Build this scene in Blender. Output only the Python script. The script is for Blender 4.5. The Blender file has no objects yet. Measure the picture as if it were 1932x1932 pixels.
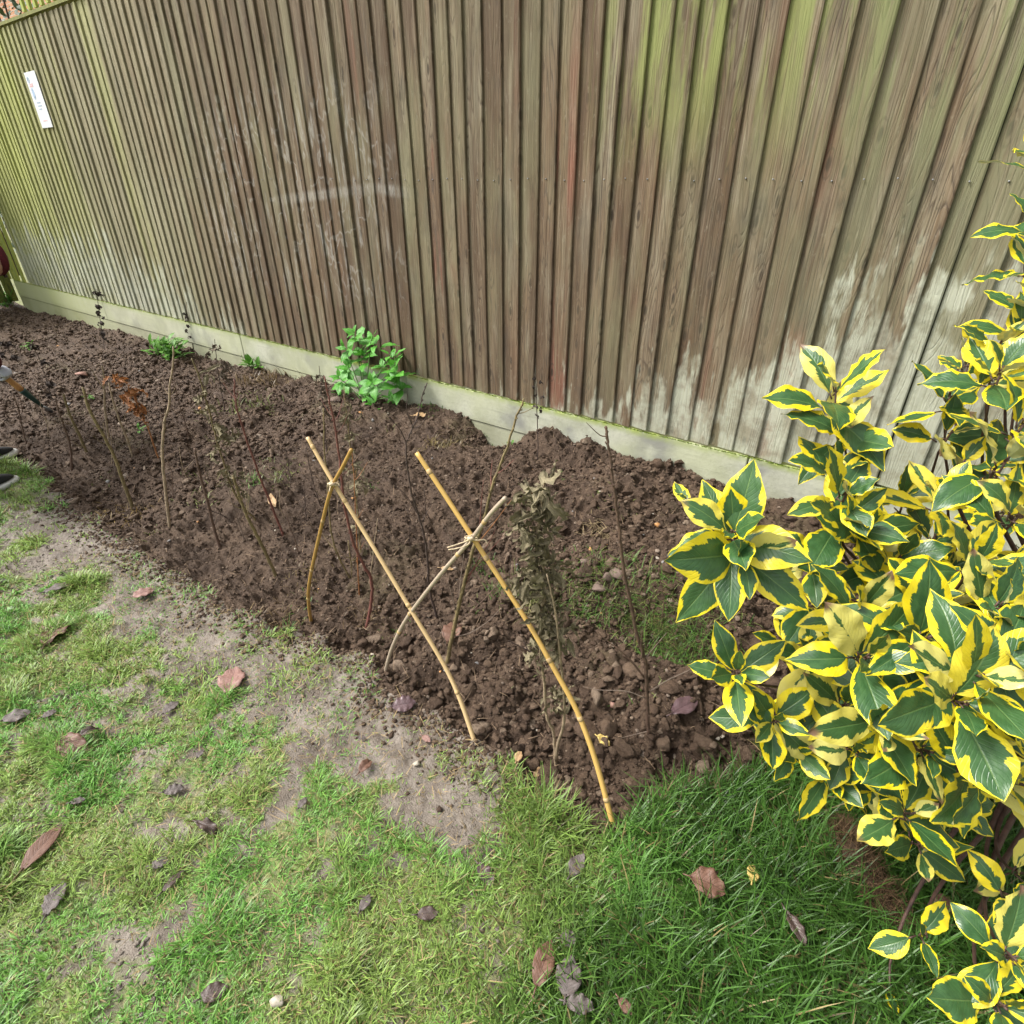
import bpy, math, random
import numpy as np
from mathutils import Vector, Matrix

# ------------------------------------------------------------------ camera, world, light, exposure
SC = bpy.context.scene
COL = SC.collection
PI = math.pi
HEAD = math.radians(35.9); PITCH = math.radians(30.07)
H = 1.25            # camera height above the lawn
D = 2.2             # distance to the fence
FD = 1086.1         # focal length in units of a 1932 px wide picture
cam_d = bpy.data.cameras.new("camera"); cam = bpy.data.objects.new("camera", cam_d); COL.objects.link(cam)
cam.location = (0, 0, H); cam.rotation_euler = (PI/2 - PITCH, 0, HEAD)
cam_d.sensor_width = 36; cam_d.lens = 36*FD/1932; cam_d.clip_start = 0.02; cam_d.clip_end = 500
SC.camera = cam

SUN_EL = math.radians(52); SUN_AZ = math.radians(236)   # compass style: direction the light comes from
world = bpy.data.worlds.new("World"); SC.world = world; world.use_nodes = True
wt = world.node_tree; wn = wt.nodes
bg = wn["Background"]
sky = wn.new("ShaderNodeTexSky"); sky.sky_type = 'NISHITA'; sky.sun_disc = False
sky.sun_elevation = SUN_EL; sky.sun_rotation = SUN_AZ; sky.air_density = 1.3; sky.dust_density = 6; sky.ozone_density = 0.6
hs = wn.new("ShaderNodeHueSaturation"); hs.inputs['Saturation'].default_value = 0.22
wt.links.new(sky.outputs[0], hs.inputs['Color']); wt.links.new(hs.outputs[0], bg.inputs['Color'])
bg.inputs['Strength'].default_value = 0.135
sun_d = bpy.data.lights.new("sun", 'SUN'); sun_d.energy = 1.9; sun_d.angle = math.radians(14); sun_d.color = (1.0, .96, .9)
sun = bpy.data.objects.new("sun", sun_d); COL.objects.link(sun)
sdir = Vector((math.sin(SUN_AZ)*math.cos(SUN_EL), math.cos(SUN_AZ)*math.cos(SUN_EL), math.sin(SUN_EL)))
sun.rotation_euler = (-sdir).to_track_quat('-Z', 'Y').to_euler()
SC.view_settings.view_transform = 'Standard'; SC.view_settings.look = 'None'
SC.view_settings.exposure = 0.92; SC.view_settings.gamma = 1
SC.cycles.max_bounces = 5; SC.cycles.diffuse_bounces = 2; SC.cycles.transparent_max_bounces = 4
SC.cycles.use_denoising = True

# ------------------------------------------------------------------ placing helpers (u, v are 1932 px picture units)
A_R = np.array([math.cos(HEAD), math.sin(HEAD), 0.]); A_H = np.array([-math.sin(HEAD), math.cos(HEAD), 0.])
A_F = math.cos(PITCH)*A_H - math.sin(PITCH)*np.array([0, 0, 1.]); A_U = math.sin(PITCH)*A_H + math.cos(PITCH)*np.array([0, 0, 1.])
A_C = np.array([0, 0, H])
def ray(u, v): return A_F*FD + A_R*(u-966) - A_U*(v-966)
def at_z(u, v, z=0.):
    r = ray(u, v); return A_C + r*(z-H)/r[2]
def at_fence(u, v, off=0.):
    r = ray(u, v); return A_C + r*(D-off)/r[1]
def at_depth(u, v, d): return A_C + ray(u, v)*d/FD
def smooth(a, b, x):
    t = np.clip((x-a)/(b-a), 0, 1); return t*t*(3-2*t)

# ------------------------------------------------------------------ numpy noise
def hash2(ix, iy, seed):
    n = (ix.astype(np.int64)*374761393 + iy.astype(np.int64)*668265263 + seed*974711) & 0xffffffff
    n = ((n ^ (n >> 13))*1274126177) & 0xffffffff
    return ((n ^ (n >> 16)) & 0xffffff)/float(0xffffff)
def vnoise(x, y, s=1., seed=0):
    x = np.asarray(x, float)*s; y = np.asarray(y, float)*s
    ix = np.floor(x); iy = np.floor(y); fx = x-ix; fy = y-iy
    fx = fx*fx*fx*(fx*(fx*6-15)+10); fy = fy*fy*fy*(fy*(fy*6-15)+10)
    a = hash2(ix, iy, seed); b = hash2(ix+1, iy, seed); c = hash2(ix, iy+1, seed); d = hash2(ix+1, iy+1, seed)
    return (a+(b-a)*fx)*(1-fy) + (c+(d-c)*fx)*fy
def fbm(x, y, s, octv=4, seed=0, gain=.5):
    v = 0; amp = 1; tot = 0
    for i in range(octv):
        v = v + amp*vnoise(np.asarray(x)+3.1*i, np.asarray(y)-7.7*i, s*2.03**i, seed+i*13); tot += amp; amp *= gain
    return v/tot

# ------------------------------------------------------------------ terrain shape
edge_px = [(-400, 700), (0, 870), (80, 905), (150, 955), (225, 1010), (300, 1050), (400, 1105), (460, 1145), (520, 1170), (620, 1210), (720, 1270), (800, 1350),
           (900, 1400), (1000, 1480), (1080, 1530), (1160, 1562), (1250, 1500), (1350, 1490), (1420, 1450)]
ep = np.array([at_z(*p)[:2] for p in edge_px]); ep = ep[np.argsort(ep[:, 0])]
EX = np.concatenate([[-14], ep[:, 0], [.02, .10, .2, .5, 6]]); EY = np.concatenate([[.6], ep[:, 1], [1.25, 1.5, 1.62, 1.72, 1.75]])
def edge_y(x):
    x = np.asarray(x, float)
    e = np.interp(x, EX, EY)
    return e + (vnoise(x, x*0, 9, 5)-.5)*.07 + (vnoise(x, x*0, 31, 6)-.5)*.035
def bed_d(x, y): return y - edge_y(x)           # > 0 in the dug bed
TR = at_z(1230, 1215)[:2]
def height(x, y, fine=True):
    x = np.asarray(x, float); y = np.asarray(y, float)
    d = bed_d(x, y)
    zf = np.interp(x, [-9, -6, -4, -2.5, -1.2, 0, 2], [.02, .05, .10, .13, .15, .15, .12])
    w = smooth(.02, 1.35, d)
    z = zf*w
    z = z - .035*smooth(-.02, .05, d)*(1-smooth(.08, .5, d))
    inb = smooth(-.02, .04, d)
    z = z + inb*((fbm(x, y, 4.5, 4, 11)-.5)*.11)
    z = z + (1-inb)*((fbm(x, y, 5, 3, 21)-.5)*.03)
    # trench beside the dug edge, hole by the board, piles against the board
    z = z - .10*np.exp(-(((x-TR[0])/.28)**2+((y-TR[1])/.075)**2)) + .05*np.exp(-(((x-TR[0])/.35)**2+((y-TR[1]-.17)/.08)**2))
    z = z - .13*np.exp(-(((x+1.66)/.13)**2+((y-D)/.17)**2))
    for px, h, wd in ((-1.35, .05, .16), (-1.12, .07, .07), (-.95, .035, .12), (-.72, .05, .09), (-.5, .03, .12), (-2.2, .02, .3)):
        z = z + h*np.exp(-(((x-px)/wd)**2+((y-D+.02)/.10)**2))
    if fine:
        r = 1-np.abs(2*fbm(x, y, 22, 3, 31)-1)
        z = z + inb*(r-.6)*.045 + inb*(fbm(x, y, 75, 2, 41)-.5)*.024
        z = z + (1-inb)*((fbm(x, y, 26, 4, 51)-.5)*.022)
    return z
def ground(u, v, dz=0.):
    z = 0.
    for _ in range(12):
        p = at_z(u, v, z); z = z*.4 + .6*float(height(p[0], p[1]))
    p[2] = float(height(p[0], p[1])) + dz
    return p

# ------------------------------------------------------------------ mesh helpers
def link_mesh(name, me, mat=None, parent=None):
    o = bpy.data.objects.new(name, me); COL.objects.link(o)
    if mat is not None: me.materials.append(mat)
    if parent is not None: o.parent = parent
    return o
def np_mesh(name, verts, faces=None, tris=None, quads=None, smooth_=True):
    me = bpy.data.meshes.new(name)
    if faces is not None:
        me.from_pydata([tuple(map(float, v)) for v in verts], [], [tuple(map(int, f)) for f in faces])
    else:
        verts = np.asarray(verts, np.float32); me.vertices.add(len(verts)); me.vertices.foreach_set('co', verts.ravel())
        parts = []; sizes = []
        if quads is not None and len(quads): parts.append(np.asarray(quads, np.int32).ravel()); sizes.append(np.full(len(quads), 4, np.int32))
        if tris is not None and len(tris): parts.append(np.asarray(tris, np.int32).ravel()); sizes.append(np.full(len(tris), 3, np.int32))
        li = np.concatenate(parts); sz = np.concatenate(sizes)
        st = np.concatenate([[0], np.cumsum(sz)[:-1]]).astype(np.int32)
        me.loops.add(len(li)); me.loops.foreach_set('vertex_index', li)
        me.polygons.add(len(sz)); me.polygons.foreach_set('loop_start', st)
        me.update(calc_edges=True)
    if smooth_: me.polygons.foreach_set('use_smooth', np.ones(len(me.polygons), bool))
    me.update()
    return me
def vcol(me, name, cols):
    a = me.color_attributes.new(name, 'FLOAT_COLOR', 'POINT')
    c = np.ones((len(me.vertices), 4), np.float32); c[:, :3] = cols; a.data.foreach_set('color', c.ravel())
def uvattr(me, name, uv):
    a = me.attributes.new(name, 'FLOAT_VECTOR', 'POINT')
    c = np.zeros((len(me.vertices), 3), np.float32); c[:, :uv.shape[1]] = uv; a.data.foreach_set('vector', c.ravel())
class MB:
    """collects boxes, tubes and leaves for ONE mesh object"""
    def __init__(s): s.v = []; s.f = []; s.uv = []
    def add(s, v, f, uv=None):
        n = len(s.v); s.v += [tuple(p) for p in v]; s.f += [tuple(i+n for i in q) for q in f]
        s.uv += [tuple(q) for q in uv] if uv is not None else [(0, 0, 0)]*len(v)
    def box(s, lo, hi, M=None):
        v = [(x, y, z) for x in (lo[0], hi[0]) for y in (lo[1], hi[1]) for z in (lo[2], hi[2])]
        if M is not None: v = [tuple(M @ Vector(p)) for p in v]
        s.add(v, [(0, 1, 3, 2), (4, 6, 7, 5), (0, 4, 5, 1), (2, 3, 7, 6), (0, 2, 6, 4), (1, 5, 7, 3)])
    def tube(s, pts, rad, n=8, caps=True, wob=0., seed=0):
        pts = [np.array(p, float) for p in pts]
        if not hasattr(rad, '__len__'): rad = [rad]*len(pts)
        rs = random.Random(seed)
        v = []; up = None
        for i, p in enumerate(pts):
            t = pts[min(i+1, len(pts)-1)]-pts[max(i-1, 0)]; t /= np.linalg.norm(t)+1e-9
            if up is None: up = np.array([0, 0, 1.]) if abs(t[2]) < .9 else np.array([1., 0, 0])
            a = np.cross(t, up); a /= np.linalg.norm(a)+1e-9; b = np.cross(a, t); up = b
            for k in range(n):
                an = 2*PI*k/n; rr = rad[i]*(1+wob*(rs.random()-.5)); v.append(p+rr*(math.cos(an)*a+math.sin(an)*b))
        f = [(i*n+k, i*n+(k+1) % n, (i+1)*n+(k+1) % n, (i+1)*n+k) for i in range(len(pts)-1) for k in range(n)]
        if caps: f += [tuple(range(n))[::-1], tuple((len(pts)-1)*n+k for k in range(n))]
        L = 0; uv = []
        for i, p in enumerate(pts):
            if i: L += np.linalg.norm(p-pts[i-1])
            uv += [(L, k/n, 0) for k in range(n)]
        s.add(v, f, uv)
    def build(s, name, mat, parent=None, smooth_=True, local=None):
        me = np_mesh(name, s.v, faces=s.f, smooth_=smooth_)
        uvattr(me, 'leafuv', np.array(s.uv, np.float32))
        o = link_mesh(name, me, mat, parent)
        if local is not None:      # vertices were given in world space, object sits at local
            me.transform(Matrix.Translation(-Vector(local)))
        return o
def spline(pts, n=6):
    P = [np.array(p, float) for p in pts]
    if len(P) < 3: return [P[0]+(P[-1]-P[0])*i/n for i in range(n+1)]
    P = [2*P[0]-P[1]] + P + [2*P[-1]-P[-2]]; out = []
    for i in range(1, len(P)-2):
        for k in range(n):
            t = k/n; a, b, c, d = P[i-1:i+3]
            out.append(.5*((2*b)+(-a+c)*t+(2*a-5*b+4*c-d)*t*t+(-a+3*b-3*c+d)*t**3))
    out.append(P[-2]); return out
def tag(o, label=None, cat=None, group=None, kind=None):
    if label: o['label'] = label
    if cat: o['category'] = cat
    if group: o['group'] = group
    if kind: o['kind'] = kind
    return o
def empty(name, loc, label=None, cat=None, group=None):
    o = bpy.data.objects.new(name, None); COL.objects.link(o); o.location = tuple(map(float, loc)); o.empty_display_size = .05
    return tag(o, label, cat, group)
def part(mb, name, mat, root, smooth_=True):
    return mb.build(name, mat, root, smooth_, local=tuple(root.location))

# ------------------------------------------------------------------ material helpers
class NT:
    def __init__(s, name):
        s.m = bpy.data.materials.new(name); s.m.use_nodes = True; s.t = s.m.node_tree
        s.b = s.t.nodes['Principled BSDF']; s.out = s.t.nodes['Material Output']
    def n(s, kind, props=None, ins=None):
        nd = s.t.nodes.new(kind)
        for k, v in (props or {}).items(): setattr(nd, k, v)
        for k, v in (ins or {}).items(): s.set(nd.inputs[k], v)
        return nd
    def set(s, sock, v):
        if isinstance(v, bpy.types.NodeSocket): s.t.links.new(v, sock)
        elif isinstance(v, (tuple, list)) and sock.type == 'RGBA' and len(v) == 3: sock.default_value = (*v, 1)
        else: sock.default_value = v
    def pos(s): return s.n('ShaderNodeNewGeometry').outputs['Position']
    def isl(s): return s.n('ShaderNodeNewGeometry').outputs['Random Per Island']
    def objrnd(s): return s.n('ShaderNodeObjectInfo').outputs['Random']
    def attr(s, a): return s.n('ShaderNodeAttribute', {'attribute_name': a})
    def xyz(s, v):
        o = s.n('ShaderNodeSeparateXYZ', ins={0: v}).outputs; return o[0], o[1], o[2]
    def vec(s, x, y, z): return s.n('ShaderNodeCombineXYZ', ins={0: x, 1: y, 2: z}).outputs[0]
    def m_(s, op, a, b=0., c=0., clamp=False):
        nd = s.n('ShaderNodeMath', {'operation': op, 'use_clamp': clamp}, {0: a, 1: b})
        s.set(nd.inputs[2], c); return nd.outputs[0]
    def noise(s, v, scale=1., detail=2., rough=.5, dist=0.):
        return s.n('ShaderNodeTexNoise', ins={'Vector': v, 'Scale': scale, 'Detail': detail, 'Roughness': rough, 'Distortion': dist}).outputs[0]
    def ramp(s, f, stops, interp='LINEAR'):
        nd = s.n('ShaderNodeValToRGB', ins={0: f}); cr = nd.color_ramp; cr.interpolation = interp
        while len(cr.elements) < len(stops): cr.elements.new(.5)
        for e, (p, c) in zip(cr.elements, stops):
            e.position = p; e.color = (*c, 1) if hasattr(c, '__len__') else (c, c, c, 1)
        return nd.outputs[0]
    def mr(s, v, a, b, c=0., d=1.):
        return s.n('ShaderNodeMapRange', {'interpolation_type': 'SMOOTHSTEP'}, {0: v, 1: a, 2: b, 3: c, 4: d}).outputs[0]
    def mix(s, f, a, b, mode='MIX'):
        nd = s.n('ShaderNodeMix', {'data_type': 'RGBA', 'blend_type': mode})
        s.set(nd.inputs[0], f); s.set(nd.inputs[6], a); s.set(nd.inputs[7], b); return nd.outputs[2]
    def bump(s, h, strength=.5, dist=.01):
        s.set(s.b.inputs['Normal'], s.n('ShaderNodeBump', ins={'Strength': strength, 'Distance': dist, 'Height': h}).outputs[0])
    def fin(s, col=None, rough=.8, spec=None):
        if col is not None: s.set(s.b.inputs['Base Color'], col)
        s.set(s.b.inputs['Roughness'], rough)
        if spec is not None: s.set(s.b.inputs['Specular IOR Level'], spec)
        return s.m

def mat_fence():
    t = NT('weathered_wood'); p = t.pos(); x, y, z = t.xyz(p); r = t.isl()
    r2 = t.m_('FRACT', t.m_('MULTIPLY', r, 17.31)); r3 = t.m_('FRACT', t.m_('MULTIPLY', r, 53.7))
    ro = t.m_('MULTIPLY', r, 61.)
    fine = t.noise(t.vec(t.m_('MULTIPLY', x, 260), ro, t.m_('MULTIPLY', z, 5)), 1, 3, .6)
    body = t.noise(t.vec(t.m_('MULTIPLY', x, 14), ro, t.m_('MULTIPLY', z, 1.1)), 1, 2, .45, .4)
    ring = t.m_('FRACT', t.m_('MULTIPLY', body, 21.))
    ringl = t.ramp(ring, [(0, 0.), (.62, .12), (.86, 1.), (1, .15)])
    patch = t.noise(t.vec(t.m_('MULTIPLY', x, 9), ro, t.m_('MULTIPLY', z, 2.2)), 1, 4, .6)
    c0 = t.ramp(r, [(0, (.20, .152, .10)), (.2, (.27, .225, .16)), (.4, (.15, .098, .063)), (.6, (.235, .19, .13)), (.8, (.13, .082, .054)), (1, (.20, .15, .10))])
    c1 = t.mix(t.mr(patch, .42, .72, 0., .8), c0, (.29, .255, .20))
    c1 = t.mix(t.m_('MULTIPLY', t.mr(patch, .5, .3), .6), c1, (.20, .13, .085))
    # warm brown toward the middle of the fence
    warm = t.m_('MULTIPLY', t.mr(x, -4.6, -3.2), t.mr(z, 1.9, 1.3))
    c1 = t.mix(t.m_('MULTIPLY', warm, t.mr(patch, .66, .42, 0., .6)), c1, (.155, .086, .048))
    rg = t.m_('MULTIPLY', ringl, t.m_('MULTIPLY', t.mr(r3, .15, .7, .35, 1.), t.mr(x, -4.5, -2, .25, 1)))
    c2 = t.mix(t.m_('MULTIPLY', rg, .95), c1, (.055, .036, .027))
    # reddish heartwood along some boards
    core = t.m_('MULTIPLY', t.mr(body, .47, .56), t.m_('MULTIPLY', t.mr(r2, .55, .75), t.mr(t.noise(t.vec(x, ro, t.m_('MULTIPLY', z, 1.6)), 1, 2), .42, .62)))
    core = t.m_('MULTIPLY', core, t.mr(x, -3.5, -1.8))
    c3 = t.mix(t.m_('MULTIPLY', core, .85), c2, (.23, .062, .045))
    c3 = t.mix(t.mr(fine, .42, .72, 0., .55), c3, (.10, .07, .05))
    c3 = t.mix(t.mr(fine, .60, .35, 0., .22), c3, (.46, .40, .32))
    # knots
    vn = t.n('ShaderNodeTexVoronoi', {'voronoi_dimensions': '2D'}, {'Vector': t.vec(t.m_('MULTIPLY', x, 17), t.m_('MULTIPLY', z, 6), 0.), 'Scale': 1.})
    vsel = t.mr(t.n('ShaderNodeSeparateColor', ins={0: vn.outputs['Color']}).outputs[0], .70, .74)
    c3 = t.mix(t.m_('MULTIPLY', t.mr(vn.outputs['Distance'], .16, .07, 0., .85), vsel), c3, (.035, .026, .022))
    ringk = t.mr(t.m_('ABSOLUTE', t.m_('SUBTRACT', vn.outputs['Distance'], .24)), .04, .01, 0., .5)
    c3 = t.mix(t.m_('MULTIPLY', ringk, vsel), c3, (.07, .048, .036))
    drip = t.noise(t.vec(t.m_('MULTIPLY', x, 20), ro, t.m_('MULTIPLY', z, .9)), 1, 4, .7)
    zone = t.m_('MULTIPLY', t.mr(x, -4.4, -3.3), t.mr(x, -.3, -1.1, .45, 1.))
    c3 = t.mix(t.m_('MULTIPLY', t.mr(drip, .40, .60, .08, .80), zone), c3, (.088, .056, .036))
    spk = t.noise(t.vec(t.m_('MULTIPLY', x, 60), ro, t.m_('MULTIPLY', z, 22)), 1, 5, .75)
    c3 = t.mix(t.mr(spk, .56, .72, 0., .5), c3, (.06, .05, .042))
    c3 = t.mix(t.mr(spk, .42, .30, 0., .3), c3, (.38, .35, .29))
    # dark mould
    mould = t.noise(t.vec(t.m_('MULTIPLY', x, 7), y, t.m_('MULTIPLY', z, 2.4)), 1.3, 5, .68)
    c3 = t.mix(t.mr(mould, .52, .74, 0., .7), c3, (.07, .058, .05))
    # greyish green weathering and algae
    ag = t.noise(t.vec(t.m_('MULTIPLY', x, 3.4), t.m_('MULTIPLY', r, 3.), t.m_('MULTIPLY', z, 1.1)), 1, 5, .65)
    c4 = t.mix(t.mr(ag, .42, .72, 0., .5), c3, (.235, .235, .145))
    left = t.mr(t.m_('ADD', x, t.m_('MULTIPLY', t.m_('SUBTRACT', ag, .5), 2.4)), -5.2, -6.9)
    c4 = t.mix(t.m_('MULTIPLY', left, .92), c4, t.mix(fine, (.33, .40, .055), (.48, .52, .12)))
    lft2 = t.m_('MULTIPLY', t.mr(x, -3.4, -5.2), t.mr(z, .3, 1.6, .62, .34))
    c4 = t.mix(t.m_('MULTIPLY', lft2, 1.05, 0., True), c4, t.mix(fine, (.27, .27, .17), (.47, .46, .33)))
    strip = t.m_('MULTIPLY', t.mr(t.m_('ABSOLUTE', t.m_('ADD', x, 4.86)), .16, .04), t.mr(ag, .3, .6, .05, .4))
    c4 = t.mix(strip, c4, (.48, .50, .22))
    tg = t.noise(t.vec(t.m_('MULTIPLY', x, 9.), t.m_('MULTIPLY', r, 2.), t.m_('MULTIPLY', z, 1.)), 1, 5, .7)
    topg = t.m_('MULTIPLY', t.mr(tg, .45, .62), t.m_('MULTIPLY', t.mr(z, 1.15, 1.65), t.mr(x, -1.45, -1.0)))
    c4 = t.mix(t.m_('MULTIPLY', topg, .7), c4, t.mix(fine, (.22, .28, .06), (.34, .38, .16)))
    rgt = t.m_('MULTIPLY', t.mr(x, -.75, -.15), t.mr(tg, .38, .60))
    c4 = t.mix(t.m_('MULTIPLY', rgt, .5), c4, (.20, .22, .14))
    # pale splash of dried limewash and soil near the bottom
    sp = t.noise(t.vec(t.m_('MULTIPLY', x, 16), ro, t.m_('MULTIPLY', z, 4)), 1, 4, .6)
    hgt = t.m_('ADD', z, t.m_('ADD', t.m_('MULTIPLY', t.m_('SUBTRACT', sp, .5), -1.1), t.m_('MULTIPLY', t.m_('SUBTRACT', r3, .5), -.16)))
    lim = t.mr(x, -3.0, -6.0, .16, .80); limr = t.mr(x, -2.0, -.7, 0., .30); limr = t.m_('ADD', limr, t.mr(x, -.75, -.15, 0., .46))
    lim = t.m_('ADD', lim, limr)
    splash = t.mr(t.m_('SUBTRACT', hgt, lim), .06, -.07)
    c5 = t.mix(t.m_('MULTIPLY', splash, t.mr(t.noise(p, 9, 4, .7), .3, .62, .25, .85)), c4, t.mix(fine, (.34, .36, .28), (.60, .62, .56)))
    # whitish scribbles and a smear
    w1 = t.noise(t.vec(t.m_('MULTIPLY', x, 4), 0., t.m_('MULTIPLY', z, 3)), 1, 3, .6)
    win = t.m_('MULTIPLY', t.m_('MULTIPLY', t.mr(x, -4.1, -3.8), t.mr(x, -2.1, -2.5)), t.m_('MULTIPLY', t.mr(z, .55, .8), t.mr(z, 1.75, 1.5)))
    scr = t.mr(t.m_('ABSOLUTE', t.m_('SUBTRACT', w1, .53)), .02, .0)
    smear = t.m_('MULTIPLY', t.mr(t.m_('ABSOLUTE', t.m_('SUBTRACT', z, t.m_('ADD', 1.21, t.m_('MULTIPLY', t.m_('ABSOLUTE', t.m_('ADD', x, 2.4)), -.08)))), .035, .01),
                  t.m_('MULTIPLY', t.mr(x, -3.3, -3.0), t.mr(x, -2.1, -2.3)))
    wh = t.m_('MAXIMUM', t.m_('MULTIPLY', scr, win), smear)
    st = t.m_('MULTIPLY', t.mr(t.noise(t.vec(t.m_('MULTIPLY', x, 30), ro, t.m_('MULTIPLY', z, 5)), 1, 2), .56, .66), win)
    wh = t.m_('MULTIPLY', t.m_('MAXIMUM', t.m_('MULTIPLY', wh, .85), t.m_('MULTIPLY', st, .8)), t.m_('MULTIPLY', t.mr(fine, .42, .58, .15, 1.), t.mr(spk, .35, .6, .3, 1.)))
    c5 = t.mix(t.m_('MULTIPLY', wh, .72), c5, (.52, .52, .53))
    c5 = t.mix(1., t.mix(t.mr(t.noise(t.vec(t.m_('MULTIPLY', x, 2.2), 0., t.m_('MULTIPLY', z, 1.3)), 1, 4, .6), .40, .64, .0, .20), c5, (.085, .070, .050)), (.97, .965, .88), 'MULTIPLY')
    h = t.m_('ADD', t.m_('MULTIPLY', fine, .8), t.m_('MULTIPLY', ringl, -.5)); t.bump(h, .8, .003)
    return t.fin(c5, t.mr(fine, .2, .8, .72, .9), .3)

def mat_timber(name, a, b, sc=(8, 8, 1.5), rough=.8):
    t = NT(name); p = t.n('ShaderNodeTexCoord').outputs['Object']
    mp = t.n('ShaderNodeMapping', ins={0: p, 3: sc}).outputs[0]
    n = t.noise(mp, 6, 5, .65); t.bump(n, .4, .003)
    return t.fin(t.mix(t.mr(n, .3, .7), a, b), rough)

def mat_gravelboard():
    t = NT('damp_concrete_board'); p = t.pos(); x, y, z = t.xyz(p)
    n1 = t.noise(p, 5, 6, .65); n2 = t.noise(p, 70, 4, .7)
    n3 = t.noise(t.vec(t.m_('MULTIPLY', x, 3), y, t.m_('MULTIPLY', z, 60)), 1, 3)
    c = t.mix(t.mr(n1, .35, .65), (.36, .37, .28), (.52, .53, .43))
    c = t.mix(t.m_('MULTIPLY', t.mr(t.noise(p, 4.3, 3), .52, .66), .75), c, (.20, .20, .20))
    c = t.mix(t.mr(n3, .55, .75, 0., .4), c, (.24, .24, .22))
    c = t.mix(t.mr(n2, .45, .8, 0., .35), c, (.18, .18, .15))
    top = t.m_('MULTIPLY', t.mr(z, .285, .318), t.mr(t.noise(p, 22, 3), .3, .6, .4, 1.))
    c = t.mix(t.m_('MULTIPLY', top, .8), c, (.30, .38, .05))
    gl = t.mr(t.m_('ADD', x, t.m_('MULTIPLY', n1, 1.)), -5.4, -6.6, 0., .9)
    c = t.mix(gl, c, (.43, .50, .14))
    gl2 = t.mr(x, -3.2, -5, 0., .45)
    c = t.mix(gl2, c, (.50, .51, .34))
    low = t.mr(z, .21, .14, 0., .5); c = t.mix(low, c, (.24, .24, .13))
    cr = t.m_('ABSOLUTE', t.m_('SUBTRACT', t.noise(p, 2.1, 2), .5)); 
    c = t.mix(t.mr(t.noise(p, 2.6, 4), .40, .65, 0., .55), c, (.47, .50, .30))
    t.bump(t.m_('ADD', n2, t.m_('MULTIPLY', n3, .5)), .5, .003)
    return t.fin(c, .85)

def mat_soil():
    t = NT('dug_soil'); p = t.pos(); r = t.isl()
    n1 = t.noise(p, 7, 4, .6); n2 = t.noise(p, 90, 5, .7); n3 = t.noise(p, 330, 3, .7)
    c = t.mix(t.mr(n1, .35, .65), (.068, .042, .026), (.120, .078, .049))
    c = t.mix(t.mr(n2, .35, .75, 0., .6), c, (.042, .026, .018))
    c = t.mix(t.mr(n3, .60, .80, 0., .35), c, (.26, .195, .15))
    c = t.mix(t.mr(t.noise(p, 3.2, 3), .58, .72, 0., .35), c, (.12, .105, .045))
    t.bump(t.m_('ADD', t.m_('MULTIPLY', n2, 1.), t.m_('MULTIPLY', n3, .6)), .9, .010)
    return t.fin(c, t.mr(n2, .3, .7, .55, .85), .35)
def mat_clod():
    t = NT('soil_crumb'); p = t.pos(); r = t.isl()
    n2 = t.noise(p, 110, 5, .7); n3 = t.noise(p, 420, 2, .7)
    c = t.ramp(r, [(0, (.068, .041, .025)), (.5, (.102, .064, .040)), (.85, (.145, .096, .062)), (.985, (.23, .17, .12)), (1, (.34, .27, .21))])
    c = t.mix(t.mr(n2, .35, .75, 0., .55), c, (.042, .026, .018))
    c = t.mix(t.mr(n3, .62, .8, 0., .3), c, (.28, .21, .16))
    t.bump(t.m_('ADD', n2, t.m_('MULTIPLY', n3, .5)), .9, .008)
    return t.fin(c, t.mr(n2, .3, .7, .5, .85), .35)
def mat_lawn():
    t = NT('muddy_lawn_soil'); p = t.pos(); a = t.attr('col').outputs['Color']
    n1 = t.noise(p, 8, 5, .65); n2 = t.noise(p, 60, 5, .7); n3 = t.noise(p, 260, 3, .6)
    c = t.mix(t.mr(n1, .4, .62), (.140, .114, .090), (.250, .216, .180))
    c = t.mix(t.mr(n2, .45, .75, 0., .6), c, (.13, .092, .065))
    c = t.mix(t.mr(n3, .55, .8, 0., .3), c, (.36, .30, .24))
    gx, gy, gz = t.n('ShaderNodeSeparateColor', ins={0: a}).outputs
    mossc = t.mix(t.mr(n2, .3, .7), (.13, .19, .045), (.24, .26, .09))
    mossc = t.mix(t.mr(n3, .4, .7, 0., .5), mossc, (.09, .075, .035))
    c = t.mix(t.m_('MULTIPLY', gx, t.mr(n2, .3, .55, .55, 1.)), c, mossc)
    t.bump(t.m_('ADD', n2, t.m_('MULTIPLY', n3, .5)), .8, .010)
    return t.fin(c, t.mr(n1, .3, .7, .45, .75), .4)
def mat_vcol(name, rough=.5, trans=.0, spec=.4):
    t = NT(name); a = t.attr('col').outputs['Color']; t.fin(a, rough, spec)
    if trans:
        tr = t.n('ShaderNodeBsdfTranslucent', ins={0: a}).outputs[0]
        mx = t.n('ShaderNodeMixShader', ins={0: trans, 1: t.b.outputs[0], 2: tr}).outputs[0]
        t.t.links.new(mx, t.out.inputs[0])
    return t.m
def mat_plain(name, col, rough=.6, var=.35, scale=30, metal=0., spec=None, bump=.3):
    t = NT(name); p = t.n('ShaderNodeTexCoord').outputs['Object']; n = t.noise(p, scale, 4, .6)
    dk = tuple(c*(1-var) for c in col); lt = tuple(min(1, c*(1+var*.6)) for c in col)
    if bump: t.bump(n, bump, .002)
    t.b.inputs['Metallic'].default_value = metal
    return t.fin(t.mix(t.mr(n, .3, .7), dk, lt), rough, spec)
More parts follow.
